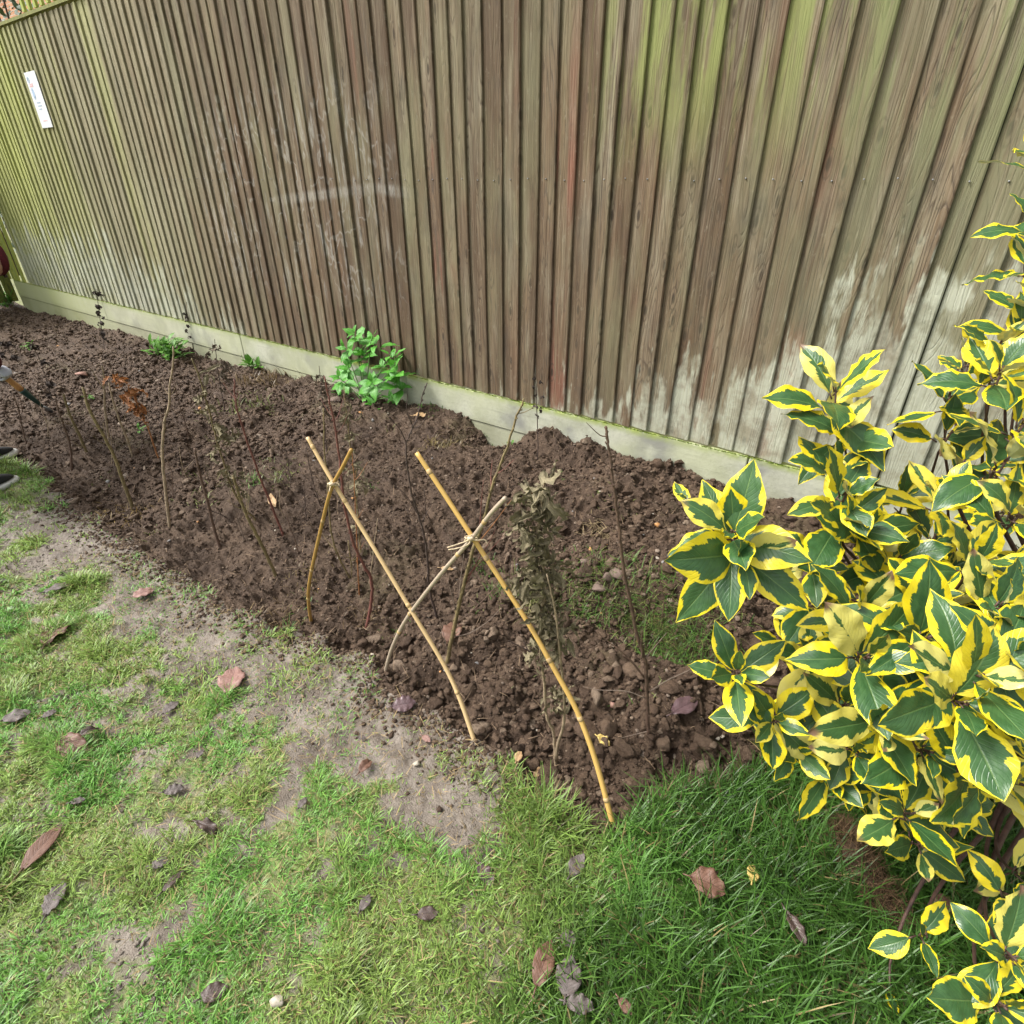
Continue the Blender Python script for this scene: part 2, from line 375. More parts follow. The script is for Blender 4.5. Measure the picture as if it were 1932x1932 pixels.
def mat_cane(name, a, b, dark):
    t = NT(name); u = t.attr('leafuv').outputs['Vector']; L, k, _ = t.xyz(u)
    p = t.n('ShaderNodeTexCoord').outputs['Object']
    st = t.noise(t.vec(t.m_('MULTIPLY', L, 12), t.m_('MULTIPLY', k, 30), 0.), 1, 3, .6)
    bl = t.noise(p, 14, 4, .6)
    c = t.mix(t.mr(st, .3, .7), a, b); c = t.mix(t.mr(bl, .5, .75, 0., .6), c, dark)
    t.bump(st, .2, .001)
    return t.fin(c, .42, .5)
def mat_leaf():
    t = NT('variegated_leaf'); u = t.attr('leafuv').outputs['Vector']; s, w, k = t.xyz(u); r = t.isl()
    r2 = t.m_('FRACT', t.m_('MULTIPLY', r, 29.7)); ro = t.m_('MULTIPLY', r, 83.)
    aw = t.m_('ABSOLUTE', w)
    diag = t.m_('SUBTRACT', s, t.m_('MULTIPLY', aw, .30))
    sg = t.m_('MULTIPLY', t.m_('SIGN', w), 5.)
    j1 = t.noise(t.vec(t.m_('MULTIPLY', diag, 34), t.m_('ADD', ro, sg), t.m_('MULTIPLY', aw, 2.)), 1, 3, .6)
    j2 = t.noise(t.vec(t.m_('MULTIPLY', diag, 3.6), t.m_('ADD', ro, sg), 0.), 1, 2, .5)
    ends = t.m_('POWER', t.m_('ABSOLUTE', t.m_('SUBTRACT', t.m_('MULTIPLY', s, 2.), 1.)), 6.)
    m = t.m_('ADD', aw, t.m_('MULTIPLY', t.m_('SUBTRACT', j1, .5), .34))
    m = t.m_('ADD', m, t.m_('MULTIPLY', t.m_('SUBTRACT', j2, .53), 1.5))
    m = t.m_('ADD', m, t.m_('MULTIPLY', ends, .25))
    m = t.m_('ADD', m, t.m_('ADD', t.m_('MULTIPLY', t.m_('POWER', r2, 4.), .55), -.04))
    edge = t.mr(aw, .88, .93)
    r4 = t.m_('FRACT', t.m_('MULTIPLY', r, 71.3)); m = t.m_('ADD', m, t.mr(r4, .55, 1., 0., .38))
    yel = t.m_('MAXIMUM', t.mr(m, .72, .755), edge)
    yc = t.ramp(r2, [(0, (.82, .66, .012)), (.45, (.84, .68, .015)), (.8, (.82, .67, .03)), (.92, (.70, .63, .14)), (1, (.70, .65, .20))])
    yc = t.mix(t.mr(t.noise(t.vec(t.m_('MULTIPLY', s, 9), t.m_('MULTIPLY', w, 5), ro), 1, 3), .45, .75, 0., .3), yc, (.62, .55, .08))
    gvar = t.noise(t.vec(t.m_('MULTIPLY', s, 5), t.m_('MULTIPLY', w, 3), ro), 1, 3)
    gc = t.mix(t.mr(gvar, .35, .65), (.026, .085, .026), (.050, .130, .040))
    gc = t.mix(t.m_('MULTIPLY', r2, .6), gc, (.060, .135, .038))
    mid = t.mr(aw, .05, .015, 0., .55); gc = t.mix(mid, gc, (.16, .26, .08))
    vein = t.m_('ABSOLUTE', t.m_('SINE', t.m_('MULTIPLY', diag, 42.)))
    gc = t.mix(t.mr(vein, .12, .0, 0., .25), gc, (.07, .15, .04))
    c = t.mix(yel, gc, yc)
    # browned tips on a few old leaves
    br = t.m_('MULTIPLY', t.mr(t.m_('ADD', s, t.m_('MULTIPLY', j2, .3)), .95, 1.08), t.mr(r2, .82, .9))
    c = t.mix(br, c, (.20, .12, .07))
    back = t.n('ShaderNodeNewGeometry').outputs['Backfacing']
    c = t.mix(back, c, t.mix(yel, (.34, .36, .17), (.52, .47, .16)))
    t.fin(c, t.m_('ADD', t.m_('MULTIPLY', gvar, .30), .20), .6)
    t.bump(t.m_('ADD', t.mr(aw, .0, .08, -.8, 0.), t.m_('ADD', t.m_('MULTIPLY', t.mr(vein, 0., .5), .35), t.m_('MULTIPLY', gvar, .8))), .35, .0025)
    tr = t.n('ShaderNodeBsdfTranslucent', ins={0: c}).outputs[0]
    mx = t.n('ShaderNodeMixShader', ins={0: .16, 1: t.b.outputs[0], 2: tr}).outputs[0]
    t.t.links.new(mx, t.out.inputs[0])
    return t.m
def mat_softleaf(name, dark, light, vein, rough=.45, trans=.25):
    t = NT(name); u = t.attr('leafuv').outputs['Vector']; s, w, k = t.xyz(u); r = t.isl(); aw = t.m_('ABSOLUTE', w)
    diag = t.m_('SUBTRACT', s, t.m_('MULTIPLY', aw, .25))
    v = t.m_('ABSOLUTE', t.m_('SINE', t.m_('MULTIPLY', diag, 30.)))
    n = t.noise(t.vec(t.m_('MULTIPLY', s, 7), t.m_('MULTIPLY', w, 4), t.m_('MULTIPLY', r, 40)), 1, 4, .6)
    c = t.mix(t.mr(n, .3, .7), dark, light); c = t.mix(t.m_('MULTIPLY', r, .5), c, light)
    c = t.mix(t.mr(aw, .07, .02, 0., .6), c, vein); c = t.mix(t.mr(v, .15, 0., 0., .3), c, vein)
    t.fin(c, rough); t.bump(t.m_('ADD', n, t.m_('MULTIPLY', t.mr(v, 0., .4), .5)), .45, .003)
    if trans:
        tr = t.n('ShaderNodeBsdfTranslucent', ins={0: c}).outputs[0]
        mx = t.n('ShaderNodeMixShader', ins={0: trans, 1: t.b.outputs[0], 2: tr}).outputs[0]
        t.t.links.new(mx, t.out.inputs[0])
    return t.m
def mat_brick():
    t = NT('orange_brick'); p = t.n('ShaderNodeTexCoord').outputs['Object']; x, y, z = t.xyz(p)
    b = t.n('ShaderNodeTexBrick', ins={'Vector': t.vec(x, z, 0.), 'Color1': (.45, .20, .11), 'Color2': (.55, .28, .16), 'Mortar': (.45, .42, .37),
            'Scale': 1., 'Mortar Size': .006, 'Brick Width': .225, 'Row Height': .075})
    t.bump(b.outputs['Fac'], -.5, .004); return t.fin(b.outputs['Color'], .9)

M = {}
M['fence'] = mat_fence(); M['board'] = mat_gravelboard(); M['soil'] = mat_soil(); M['clod'] = mat_clod(); M['lawn'] = mat_lawn()
M['grass'] = mat_vcol('grass_blade', .42, .25, .45); M['fibre'] = mat_vcol('dry_fibre', .8, 0, .2)
M['cap'] = mat_timber('dark_weathered_cap', (.13, .13, .04), (.26, .27, .08), (20, 20, 2))
M['algae_timber'] = mat_timber('algae_covered_timber', (.24, .30, .04), (.42, .46, .13), (20, 20, 2))
M['leaf'] = mat_leaf()
M['nettle'] = mat_softleaf('soft_green_leaf', (.045, .22, .018), (.12, .40, .04), (.25, .45, .14))
M['weed'] = mat_softleaf('weed_leaf', (.06, .17, .02), (.13, .32, .04), (.2, .4, .1))
M['withered'] = mat_softleaf('withered_olive_leaf', (.10, .085, .048), (.27, .23, .135), (.14, .11, .06), .8, .1)
M['withered_dark'] = mat_softleaf('withered_dark_leaf', (.07, .055, .04), (.16, .125, .085), (.10, .08, .05), .85, .05)
M['rust_leaf'] = mat_softleaf('rust_leaf', (.22, .075, .02), (.36, .15, .05), (.30, .14, .05), .6, .2)
M['beyond_leaf'] = mat_softleaf('hedge_leaf', (.02, .05, .015), (.05, .10, .03), (.08, .12, .05), .5, .1)

# ------------------------------------------------------------------ the ground: far sheet, lawn, dug bed
me = np_mesh('ground', [(-250, -250, -.22), (250, -250, -.22), (250, 250, -.22), (-250, 250, -.22)], faces=[(0, 1, 2, 3)])
vcol(me, 'col', np.tile([.9, 0, 0], (4, 1)))
tag(link_mesh('ground', me, M['lawn']), kind='structure')
xs = np.concatenate([np.linspace(-15, -8.4, 34), np.arange(-8.25, -5, .035), np.arange(-5, -2.6, .016), np.arange(-2.6, -1.5, .009), np.arange(-1.5, 1.0, .0065), np.linspace(1.0, 4.5, 70)])
ys = np.concatenate([np.linspace(-6, -.4, 80)[:-1], np.linspace(-.4, .3, 50)[:-1], np.arange(.3, D+.03, .0068)])
GX, GY = np.meshgrid(xs, ys)
GZ = height(GX, GY)
nx, ny = len(xs), len(ys)
idx = np.arange(nx*ny).reshape(ny, nx)
q = np.stack([idx[:-1, :-1], idx[:-1, 1:], idx[1:, 1:], idx[1:, :-1]], -1).reshape(-1, 4)
cx = .25*(GX[:-1, :-1]+GX[1:, 1:]+GX[:-1, 1:]+GX[1:, :-1]).ravel(); cy = .25*(GY[:-1, :-1]+GY[1:, 1:]+GY[:-1, 1:]+GY[1:, :-1]).ravel()
inbed = bed_d(cx, cy) > .012*(vnoise(cx, cy, 60, 3)-.5)
V = np.stack([GX, GY, GZ], -1).reshape(-1, 3)
def sub(q):
    u, inv = np.unique(q.ravel(), return_inverse=True); return V[u], inv.reshape(-1, 4), u
CLA = np.append(at_z(1572, 1572)[:2], 0.); CLB = np.append(at_z(1672, 1735)[:2], 0.)
def clump_gap(x, y):
    d = (CLB-CLA)[:2]; t = np.clip(((x-CLA[0])*d[0]+(y-CLA[1])*d[1])/(d@d), 0, 1); return np.hypot(x-CLA[0]-t*d[0], y-CLA[1]-t*d[1])
def lushness(x, y): return smooth(-.42, .22, x+.45*(y-.2)+(fbm(x, y, 6, 3, 171)-.5)*.55)
def grass_density(x, y):
    """1 = closed turf, 0 = bare mud"""
    d = -bed_d(x, y)
    n = fbm(x, y, 4.2, 4, 71); n2 = fbm(x, y, 13, 3, 81)
    mud = (1-smooth(.17, .36, d+(n-.5)*.3))*smooth(-.40, -.64, x)*smooth(-3.5, -2.8, x)          # trampled band beside the bed
    n3 = fbm(x, y, 38, 2, 91)
    v = (n-.5)*1.2 + (n2-.5)*1.7 + (n3-.5)*1.7 + 1.0
    v = v + .6*lushness(x, y)                                      # lush corner on the right
    v = v - 1.7*mud + .35*smooth(-2.3, -3.4, x)
    for u, w, r, s in ((720, 1560, .09, .45), (1240, 1545, .03, .2), (1340, 1610, .06, .7), (560, 1290, .12, .5), (470, 1380, .09, .4), (1050, 1480, .05, -.7),
                       (850, 1415, .05, -1.1), (600, 1600, .05, .2), (170, 1320, .08, .15), (640, 1440, .10, .4), (880, 1700, .06, .4), (440, 1190, .07, -.4), (110, 960, .18, -.7), (250, 1600, .08, .2)):
        c = at_z(u, w); v = v - s*np.exp(-((x-c[0])**2+(y-c[1])**2)/r**2)
    return np.clip(v, 0, 1)
vv, qq, uu = sub(q[~inbed]); me = np_mesh('lawn', vv, quads=qq)
gd = grass_density(vv[:, 0], vv[:, 1]); vcol(me, 'col', np.stack([smooth(.1, .8, gd), gd*0, gd*0], -1))
tag(link_mesh('lawn', me, M['lawn']), kind='structure')
vv, qq, uu = sub(q[inbed]); tag(link_mesh('soil_bed', np_mesh('soil_bed', vv, quads=qq), M['soil']), kind='structure')

# ------------------------------------------------------------------ crumbs and clods on the bed
import bmesh
def ico(sub_):
    bm = bmesh.new(); bmesh.ops.create_icosphere(bm, subdivisions=sub_, radius=1); bm.verts.ensure_lookup_table()
    v = np.array([x.co[:] for x in bm.verts]); f = np.array([[x.index for x in p.verts] for p in bm.faces]); bm.free(); return v, f
I1, F1 = ico(1); I2, F2 = ico(2); I3, F3 = ico(3)
rng = np.random.default_rng(7)
def lumps(base, faces, n, pos, size, lump=.35, nvar=40):
    var = []
    for k in range(nvar):
        d = base.copy(); w = np.ones(len(d))
        for j in range(7):
            c = rng.normal(size=3); c /= np.linalg.norm(c); w += lump*(rng.random()-.45)*np.clip(d@c*1.6-.5, 0, 1)
        pass
        w += (rng.random(len(d))-.5)*(.3 if len(d) < 100 else .26)
        d = d*w[:, None]
        for j in range(9):
            c = rng.normal(size=3); c /= np.linalg.norm(c); d = d-np.maximum(d@c-rng.uniform(.42, .8), 0)[:, None]*c
        var.append(d*1.25)
    var = np.array(var)
    pick = rng.integers(0, nvar, n); ang = rng.random(n)*2*PI
    sc = np.stack([.75+.6*rng.random(n), .75+.6*rng.random(n), .5+.5*rng.random(n)], -1)*size[:, None]
    v = var[pick]*sc[:, None, :]; c, s = np.cos(ang)[:, None], np.sin(ang)[:, None]
    v = np.stack([v[..., 0]*c-v[..., 1]*s, v[..., 0]*s+v[..., 1]*c, v[..., 2]], -1) + pos[:, None, :]
    f = faces[None]+(np.arange(n)*len(base))[:, None, None]
    return v.reshape(-1, 3), f.reshape(-1, 3)
def scatter_bed(n, x0, x1, y1=D-.004, dmin=.0):
    x = x0+(x1-x0)*rng.random(n*3); y = .5+(D-.02-.5)*rng.random(n*3); k = (bed_d(x, y) > dmin) & (y < y1); x = x[k][:n]; y = y[k][:n]; return x, y
vs = []; fs = []; off = 0
for base, fc, n, x0, x1, a, b in ((I3, F3, 900, -1.25, .45, .009, .025), (I2, F2, 11000, -1.9, .5, .0050, .012), (I1, F1, 45000, -2.2, .5, .0020, .0055), (I2, F2, 5000, -4.6, -1.7, .006, .017),
                               (I1, F1, 34000, -5, -1.9, .003, .008), (I1, F1, 12000, -8.1, -4.4, .006, .017)):
    x, y = scatter_bed(n, x0, x1); n = len(x); size = a+(b-a)*rng.random(n)**2.6
    keep = rng.random(n) < .35+.9*fbm(x, y, 5, 2, 99); x = x[keep]; y = y[keep]; size = size[keep]; n = len(x)
    size = size*(.62+.38*smooth(-1.5, -.5, x)*(x > -2.4)+.38*(x < -2.4))*(.7+.7*fbm(x, y, 2.2, 2, 301))
    z = height(x, y)+size*(.05+.25*rng.random(n))
    v, f = lumps(base, fc, n, np.stack([x, y, z], -1), size); vs.append(v); fs.append(f+off); off += len(v)
# crumbs spilt on the lawn edge
n = 5000; x = -3+3.0*rng.random(n); e = edge_y(x); y = e-np.abs(rng.normal(size=n))*.06; size = .0018+.006*rng.random(n)**3
v, f = lumps(I1, F1, n, np.stack([x, y, height(x, y)+size*.2], -1), size); vs.append(v); fs.append(f+off); off += len(v)
soil_cl = link_mesh('soil_clods', np_mesh('soil_clods', np.concatenate(vs), tris=np.concatenate(fs), smooth_=False), M['clod']); tag(soil_cl, 'crumbly brown clods of freshly dug soil covering the bed', 'soil', kind='stuff')

x = -3.2+3.9*rng.random(60000); y = -.8+2.2*rng.random(60000); k = (bed_d(x, y) < 0); x = x[k]; y = y[k]; k = rng.random(len(x)) < smooth(.45, .65, fbm(x, y, 9, 3, 201)); x = x[k]; y = y[k]; n = len(x)
size = .0012+.0045*rng.random(n)**3
v, f = lumps(I1, F1, n, np.stack([x, y, height(x, y)+size*.15], -1), size)
tag(link_mesh('mud_crumbs', np_mesh('mud_crumbs', v, tris=f, smooth_=False), M['lawn']), 'tiny crumbs of trodden mud on the bare parts of the lawn', 'mud', kind='stuff')
# ------------------------------------------------------------------ grass
def blades(x, y, L, W, tilt, az, curl, col, z=None):
    n = len(x); z = height(x, y)-.002 if z is None else z
    dx, dy = np.cos(az), np.sin(az); px, py = -dy, dx
    v = np.zeros((n, 7, 3)); s = [0, .4, .75, 1.]
    cx_ = x.copy(); cy_ = y.copy(); cz = z.copy(); prev = 0
    wd = [1, .9, .6]
    for i, t in enumerate(s):
        if i:
            an = tilt+curl*(t-.2); st = (t-prev)*L
            cx_ = cx_+dx*np.sin(an)*st; cy_ = cy_+dy*np.sin(an)*st; cz = cz+np.cos(an)*st; prev = t
            cz = np.maximum(cz, z+.003)
        if i < 3:
            for j, sg in enumerate((-1, 1)):
                v[:, i*2+j, 0] = cx_+sg*px*W*wd[i]*.5; v[:, i*2+j, 1] = cy_+sg*py*W*wd[i]*.5; v[:, i*2+j, 2] = cz
        else: v[:, 6] = np.stack([cx_, cy_, cz], -1)
    o = (np.arange(n)*7)[:, None]
    quads = np.concatenate([o+np.array([[0, 1, 3, 2]]), o+np.array([[2, 3, 5, 4]])]); tris = o+np.array([[4, 5, 6]])
    return v.reshape(-1, 3), quads, tris, np.repeat(col, 7, 0)
def join_blades(name, lst, mat):
    V_, Q_, T_, C_ = [], [], [], []; o = 0
    for v, q_, t_, c in lst: V_.append(v); Q_.append(q_+o); T_.append(t_+o); C_.append(c); o += len(v)
    me = np_mesh(name, np.concatenate(V_), quads=np.concatenate(Q_), tris=np.concatenate(T_)); vcol(me, 'col', np.concatenate(C_))
    return link_mesh(name, me, mat)
def in_view(x, y, m=260):
    p = np.stack([x, y, np.full(len(x), -H)], -1); dpt = p@A_F
    u = 966+FD*(p@A_R)/np.maximum(dpt, .05); v = 966-FD*(p@A_U)/np.maximum(dpt, .05)
    return (dpt > .1) & (u > -m) & (u < 1932+m) & (v < 1932+m)
def lawn_points(n, x0, x1, y0, y1):
    x = x0+(x1-x0)*rng.random(n); y = y0+(y1-y0)*rng.random(n)
    k = (bed_d(x, y) < -.01) & in_view(x, y)
    return x[k], y[k]
def grass_cols(x, y, n):
    lush = lushness(x, y)
    t = fbm(x, y, 6, 3, 111); t2 = rng.random(n)
    yel = np.array([.215, .315, .07]); mid = np.array([.14, .31, .055]); lus = np.array([.056, .135, .020]); br = np.array([.22, .17, .075])
    a = yel*(1-smooth(.35, .65, t))[:, None]+mid*smooth(.35, .65, t)[:, None]
    c = a*(1-lush)[:, None]*1.05+(lus*(.75+.7*t[:, None]))*lush[:, None]
    dry = (t2 < .13-.09*lush)[:, None]; c = np.where(dry, br*(.6+.8*rng.random((n, 1))), c)
    return c*(.55+.95*rng.random((n, 1)))
LST = []
for n, x0, x1, y0, y1, ls, ws in ((330000, -1.35, .95, -.25, 1.75, 1., 1.), (190000, -2.3, -1.2, -.8, .9, 1.1, 1.3), (120000, -4.2, -2.2, -1.2, .8, 1.2, 1.8), (14000, -8.2, -4.2, -1., .9, 1.6, 3.), (6000, .9, 3, -.5, 2.1, 1.3, 2)):
    x, y = lawn_points(n, x0, x1, y0, y1)
    g = grass_density(x, y); tuft = fbm(x, y, 9, 3, 131)
    k = rng.random(len(x)) < (.13+.87*smooth(.10, .95, g))*(.30+.70*smooth(.30, .55, tuft+.14*g))*(1-.62*lushness(x, y)); k &= clump_gap(x, y) > .028+.015*rng.random(len(x)); x = x[k]; y = y[k]; g = g[k]; tuft = tuft[k]; n = len(x)
    lush = lushness(x, y); dd = -bed_d(x, y)
    lush = np.maximum(lush, np.exp(-((x+.38)**2+(y-.68)**2)/.10**2))
    L = (.012+.014*rng.random(n)+.055*lush*(.3+1.2*rng.random(n))+.026*smooth(.56, .72, tuft))*ls*(.6+.5*g)
    W = (.0013+.0013*rng.random(n)+.0009*lush)*ws
    az = 2*PI*fbm(x, y, 5, 2, 141)*1.6+rng.normal(size=n)*2.2
    tilt = np.clip(.75-.25*lush+rng.normal(size=n)*.35, .05, 1.45)
    LST.append(blades(x, y, L, W, tilt, az, .4+.9*rng.random(n), grass_cols(x, y, n)))
tag(join_blades('lawn_grass', LST, M['grass']), 'patchy short green grass growing over the muddy lawn', 'grass', kind='stuff')

# weeds and loose grass in the bed
LST = []
def tuft_at(u, v, n, rad, L, cols, ry=None, dz=0, tl=.55):
    c = ground(u, v); x = c[0]+rng.normal(size=n)*rad; y = c[1]+rng.normal(size=n)*(ry or rad)
    y = np.minimum(y, D-.02)
    col = np.array(cols)*(.6+.8*rng.random((n, 1)))
    LST.append(blades(x, y, L*(.5+rng.random(n)), np.full(n, .0022*max(1, np.linalg.norm(c)/1.6)), np.clip(tl+rng.normal(size=n)*.4, 0, 1.4), rng.random(n)*2*PI, .5+rng.random(n), col, height(x, y)+dz))
GR = (.09, .19, .035); YG = (.17, .20, .06); BR = (.20, .14, .07)
tuft_at(1000, 1130, 200, .05, .05, YG, .03); tuft_at(1180, 1130, 700, .14, .045, GR, .05); tuft_at(1250, 1165, 600, .11, .045, YG, .05); tuft_at(1300, 1215, 420, .07, .055, GR, .04); tuft_at(1230, 1190, 400, .12, .05, (.12, .15, .05), .03); tuft_at(1110, 1120, 250, .05, .04, YG, .04)
tuft_at(1085, 1150, 120, .05, .035, GR, .03); tuft_at(940, 1115, 60, .02, .04, GR); tuft_at(935, 1085, 40, .02, .025, GR); tuft_at(1240, 1180, 160, .12, .03, BR, .05)
tuft_at(520, 905, 60, .05, .03, YG); tuft_at(545, 1190, 30, .012, .045, GR); tuft_at(470, 770, 120, .09, .05, YG); tuft_at(830, 850, 160, .05, .035, (.17, .13, .05)); tuft_at(505, 720, 260, .12, .06, (.17, .12, .06))
tuft_at(480, 910, 40, .03, .04, GR); tuft_at(535, 1165, 100, .05, .03, BR); tuft_at(1128, 1010, 130, .028, .045, (.30, .23, .13), .02, .004, 1.2); tuft_at(1015, 1150, 110, .03, .05, (.26, .24, .11), .03)
tuft_at(905, 1078, 50, .02, .03, GR); tuft_at(815, 770, 40, .03, .025, GR); tuft_at(975, 820, 60, .04, .02, GR); tuft_at(380, 940, 50, .05, .035, YG); tuft_at(240, 970, 110, .06, .03, (.22, .15, .05)); tuft_at(540, 880, 40, .05, .03, YG)
tuft_at(690, 1165, 80, .04, .025, BR); tuft_at(585, 1090, 70, .05, .02, (.2, .15, .06)); tuft_at(1270, 1250, 60, .05, .04, GR)
for k in range(26): tuft_at(rng.uniform(150, 1300), rng.uniform(800, 1350), 14, .03, .02, YG if k % 2 else GR)
tag(join_blades('bed_weeds', LST, M['grass']), 'thin weeds and grass wisps sprouting from the dug soil', 'weeds', kind='stuff')
LST = []   # pale roots and straw
x, y = scatter_bed(2600, -3.2, .3); n = len(x)
LST.append(blades(x, y, .012+.045*rng.random(n)**2, .0009+.0008*rng.random(n), np.clip(1.25+rng.normal(size=n)*.25, .3, 1.6), rng.random(n)*2*PI, rng.normal(size=n)*.5, np.array([.24, .17, .11])*(.4+1.1*rng.random((n, 1))), height(x, y)+.008))
x, y = lawn_points(9000, -2.4, .5, .0, 1.4); n = len(x)
LST.append(blades(x, y, .012+.035*rng.random(n)**2, .0010+.0009*rng.random(n), np.clip(1.3+rng.normal(size=n)*.2, .5, 1.6), rng.random(n)*2*PI, rng.normal(size=n)*.3, np.array([.27, .20, .10])*(.35+1.1*rng.random((n, 1))), height(x, y)+.006))
tag(join_blades('straw_litter', LST, M['fibre']), 'fine dry roots and straw strewn on soil and lawn', 'litter', kind='stuff')

# ------------------------------------------------------------------ the fence
FB = H-.423*D; FT = H+.435*D          # bottom and top of the boards
SP = .0855
fence = empty('closeboard_fence', (-4, D, 0), 'tall weathered brown timber fence of overlapping upright boards with algae', 'fence')
def cladding(x0, x1):
    mb = MB(); rs = random.Random(5); x = x0
    while x < x1:
        w = SP+rs.uniform(-.012, .010); t0 = .004; t1 = .0165+rs.uniform(-.004, .004); wb = rs.uniform(-.0015, .0015)
        xa = x-.018; xb = min(x+w, x1)            # thin edge tucked under the board on the left, thick edge on the right
        zb = FB+.003+rs.uniform(0, .006); n = 10; v = []
        for i in range(n+1):
            z = zb+(FT-.01-zb)*i/n; s = .0022*math.sin(i*.7+x*9)
            v += [(xa+s, D-.001, z), (xb+s, D-.001, z), (xb+s, D-t1-wb*math.sin(i*.5), z), (xb-.004+s, D-t1-.0015, z), (xa+s, D-t0, z)]
        f = [(i*5+k, i*5+(k+1) % 5, (i+1)*5+(k+1) % 5, (i+1)*5+k) for i in range(n) for k in range(5)]
        f = [(a, d, c, b) for a, b, c, d in f]
        f += [(0, 1, 2, 3, 4), tuple(n*5+k for k in (4, 3, 2, 1, 0))]
        mb.add(v, f); x = xb
    return mb
part(cladding(-7.72, -.022), 'board_cladding', M['fence'], fence, False)
part(cladding(.0, 3.6), 'board_cladding', M['fence'], fence, False)
mb = MB(); mb.box((-7.72, D+.004, FB+.25), (3.6, D+.05, FB+.33)); mb.box((-7.72, D+.004, 1.18), (3.6, D+.05, 1.28)); mb.box((-7.72, D+.004, FT-.22), (3.6, D+.05, FT-.13))
part(mb, 'back_rail', M['algae_timber'], fence, False)
for x in (-5.72, -2.85, -.018, 2.8):
    mb = MB(); mb.box((x-.05, D+.052, -.3), (x+.05, D+.15, FT+.05)); part(mb, 'post', M['algae_timber'], fence, False)
mb = MB(); mb.box((-8.2, D-.026, FT), (3.6, D+.03, FT+.018)); part(mb, 'cap_rail', M['cap'], fence, False)
mb = MB(); x = -.018    # dark mossy joint
mb.box((-.034, D-.004, FB), (-.002, D+.004, FT-.02)); part(mb, 'joint_strip', mat_plain('dark_moss', (.03, .034, .014), .95, .6, 60), fence, False)
NM = mat_plain('galvanised_nail', (.26, .26, .26), .5, .2, 60, .5)
for k in range(95):
    x = -7.66+k*SP; z = H-.003+.004*math.sin(k*5)
    if -.05 < x < .02: continue
    mb = MB(); mb.tube([(x, D-.0130, z), (x, D-.0170, z)], .0026, 6); part(mb, 'nail', NM, fence)
# trellis above the cap
mb = MB()
for k in range(90):
    x = -5.72+k*.1
    mb.box((x, D-.012, FT+.03), (x+.035, D+.006, FT+.36))
mb.box((-5.8, D-.02, FT+.362), (3.6, D+.02, FT+.39)); part(mb, 'trellis', M['algae_timber'], fence, False)
# gravel boards
for i, (x0, x1) in enumerate(((-8.12, -6.02), (-6.015, -3.9), (-3.895, -2.3), (-2.295, -.452), (-.447, 1.4), (1.405, 3.6))):
    mb = MB(); mb.box((x0, D-.022-.001*(i % 2), FB-.158), (x1, D+.02, FB-.001)); o = part(mb, 'gravel_board', M['board'], fence, False)
    bv = o.modifiers.new('b', 'BEVEL'); bv.width = .004; bv.segments = 2
mb = MB(); mb.box((-8.12, D-.018, -.25), (3.6, D+.018, FB-.161)); part(mb, 'lower_gravel_board', M['board'], fence, False)
# moss fringe along the top of the gravel board
LM = []; n = 9000; x = -8.1+8.9*rng.random(n); y = np.full(n, D-.022)-.001*rng.random(n)+.006*rng.random(n)
xm, ym = x, y; colm = np.array([.22, .33, .03])*(.5+rng.random((n, 1)))
b = blades(xm, ym, .003+.006*rng.random(n), np.full(n, .003), rng.random(n)*1.2, -PI/2+rng.normal(size=n)*.8, np.full(n, .8), colm, np.full(n, FB-.002))
o = join_blades('moss_fringe', [b], M['grass']); o.data.transform(Matrix.Translation((4, -D, 0))); o.parent = fence; o['kind'] = 'stuff'

# far corner: loose pales with gaps, then the return fence
mbp = MB(); ret = empty('corner_pales', (-7.9, D, 0), 'yellow green mossy pales with gaps at the far left corner of the fence', 'fence')
for k, x in enumerate((-8.16, -8.05, -7.88)):
    mbp.box((x, D-.012, FB+.0), (x+(.075 if k < 2 else .06), D+.004, FT-.01), Matrix.Rotation(0, 4, 'Y'))
part(mbp, 'pale', M['algae_timber'], ret, False)
ret2 = empty('return_fence', (-8.2, 1.2, 0), 'dark green stained return fence running back from the far left corner', 'fence')
mb = MB()
for k in range(34):
    y = D-.02-k*.1; mb.box((-8.22, y-.086, .1), (-8.205+.004*(k % 2), y, FT))
part(mb, 'board_cladding', mat_timber('dark_algae_wood', (.035, .045, .01), (.17, .20, .03), (20, 20, 2)), ret2, False)
mb = MB(); mb.box((-8.27, D-3.4, FB), (-8.223, D, FB+.08)); mb.box((-8.27, D-3.4, FT-.2), (-8.223, D, FT-.12)); part(mb, 'back_rail', M['algae_timber'], ret2, False)

# what is beyond
bw = empty('brick_house', (-8.5, 8, 0), 'orange brick house wall seen through the trellis beyond the fence', 'house')
mb = MB(); mb.box((-27, 8, 0), (4.5, 8.3, 6.6)); part(mb, 'wall', mat_brick(), bw, False)
mb = MB(); mb.add([(-27.4, 7.6, 6.5), (5, 7.6, 6.5), (5, 11, 9), (-27.4, 11, 9), (-27.4, 7.6, 6.6), (5, 7.6, 6.6), (5, 11, 9.1), (-27.4, 11, 9.1)], [(0, 3, 2, 1), (4, 5, 6, 7), (0, 1, 5, 4), (2, 3, 7, 6), (1, 2, 6, 5), (3, 0, 4, 7)])
part(mb, 'roof', mat_plain('roof_tile', (.16, .10, .08), .8, .4, 12), bw, False)

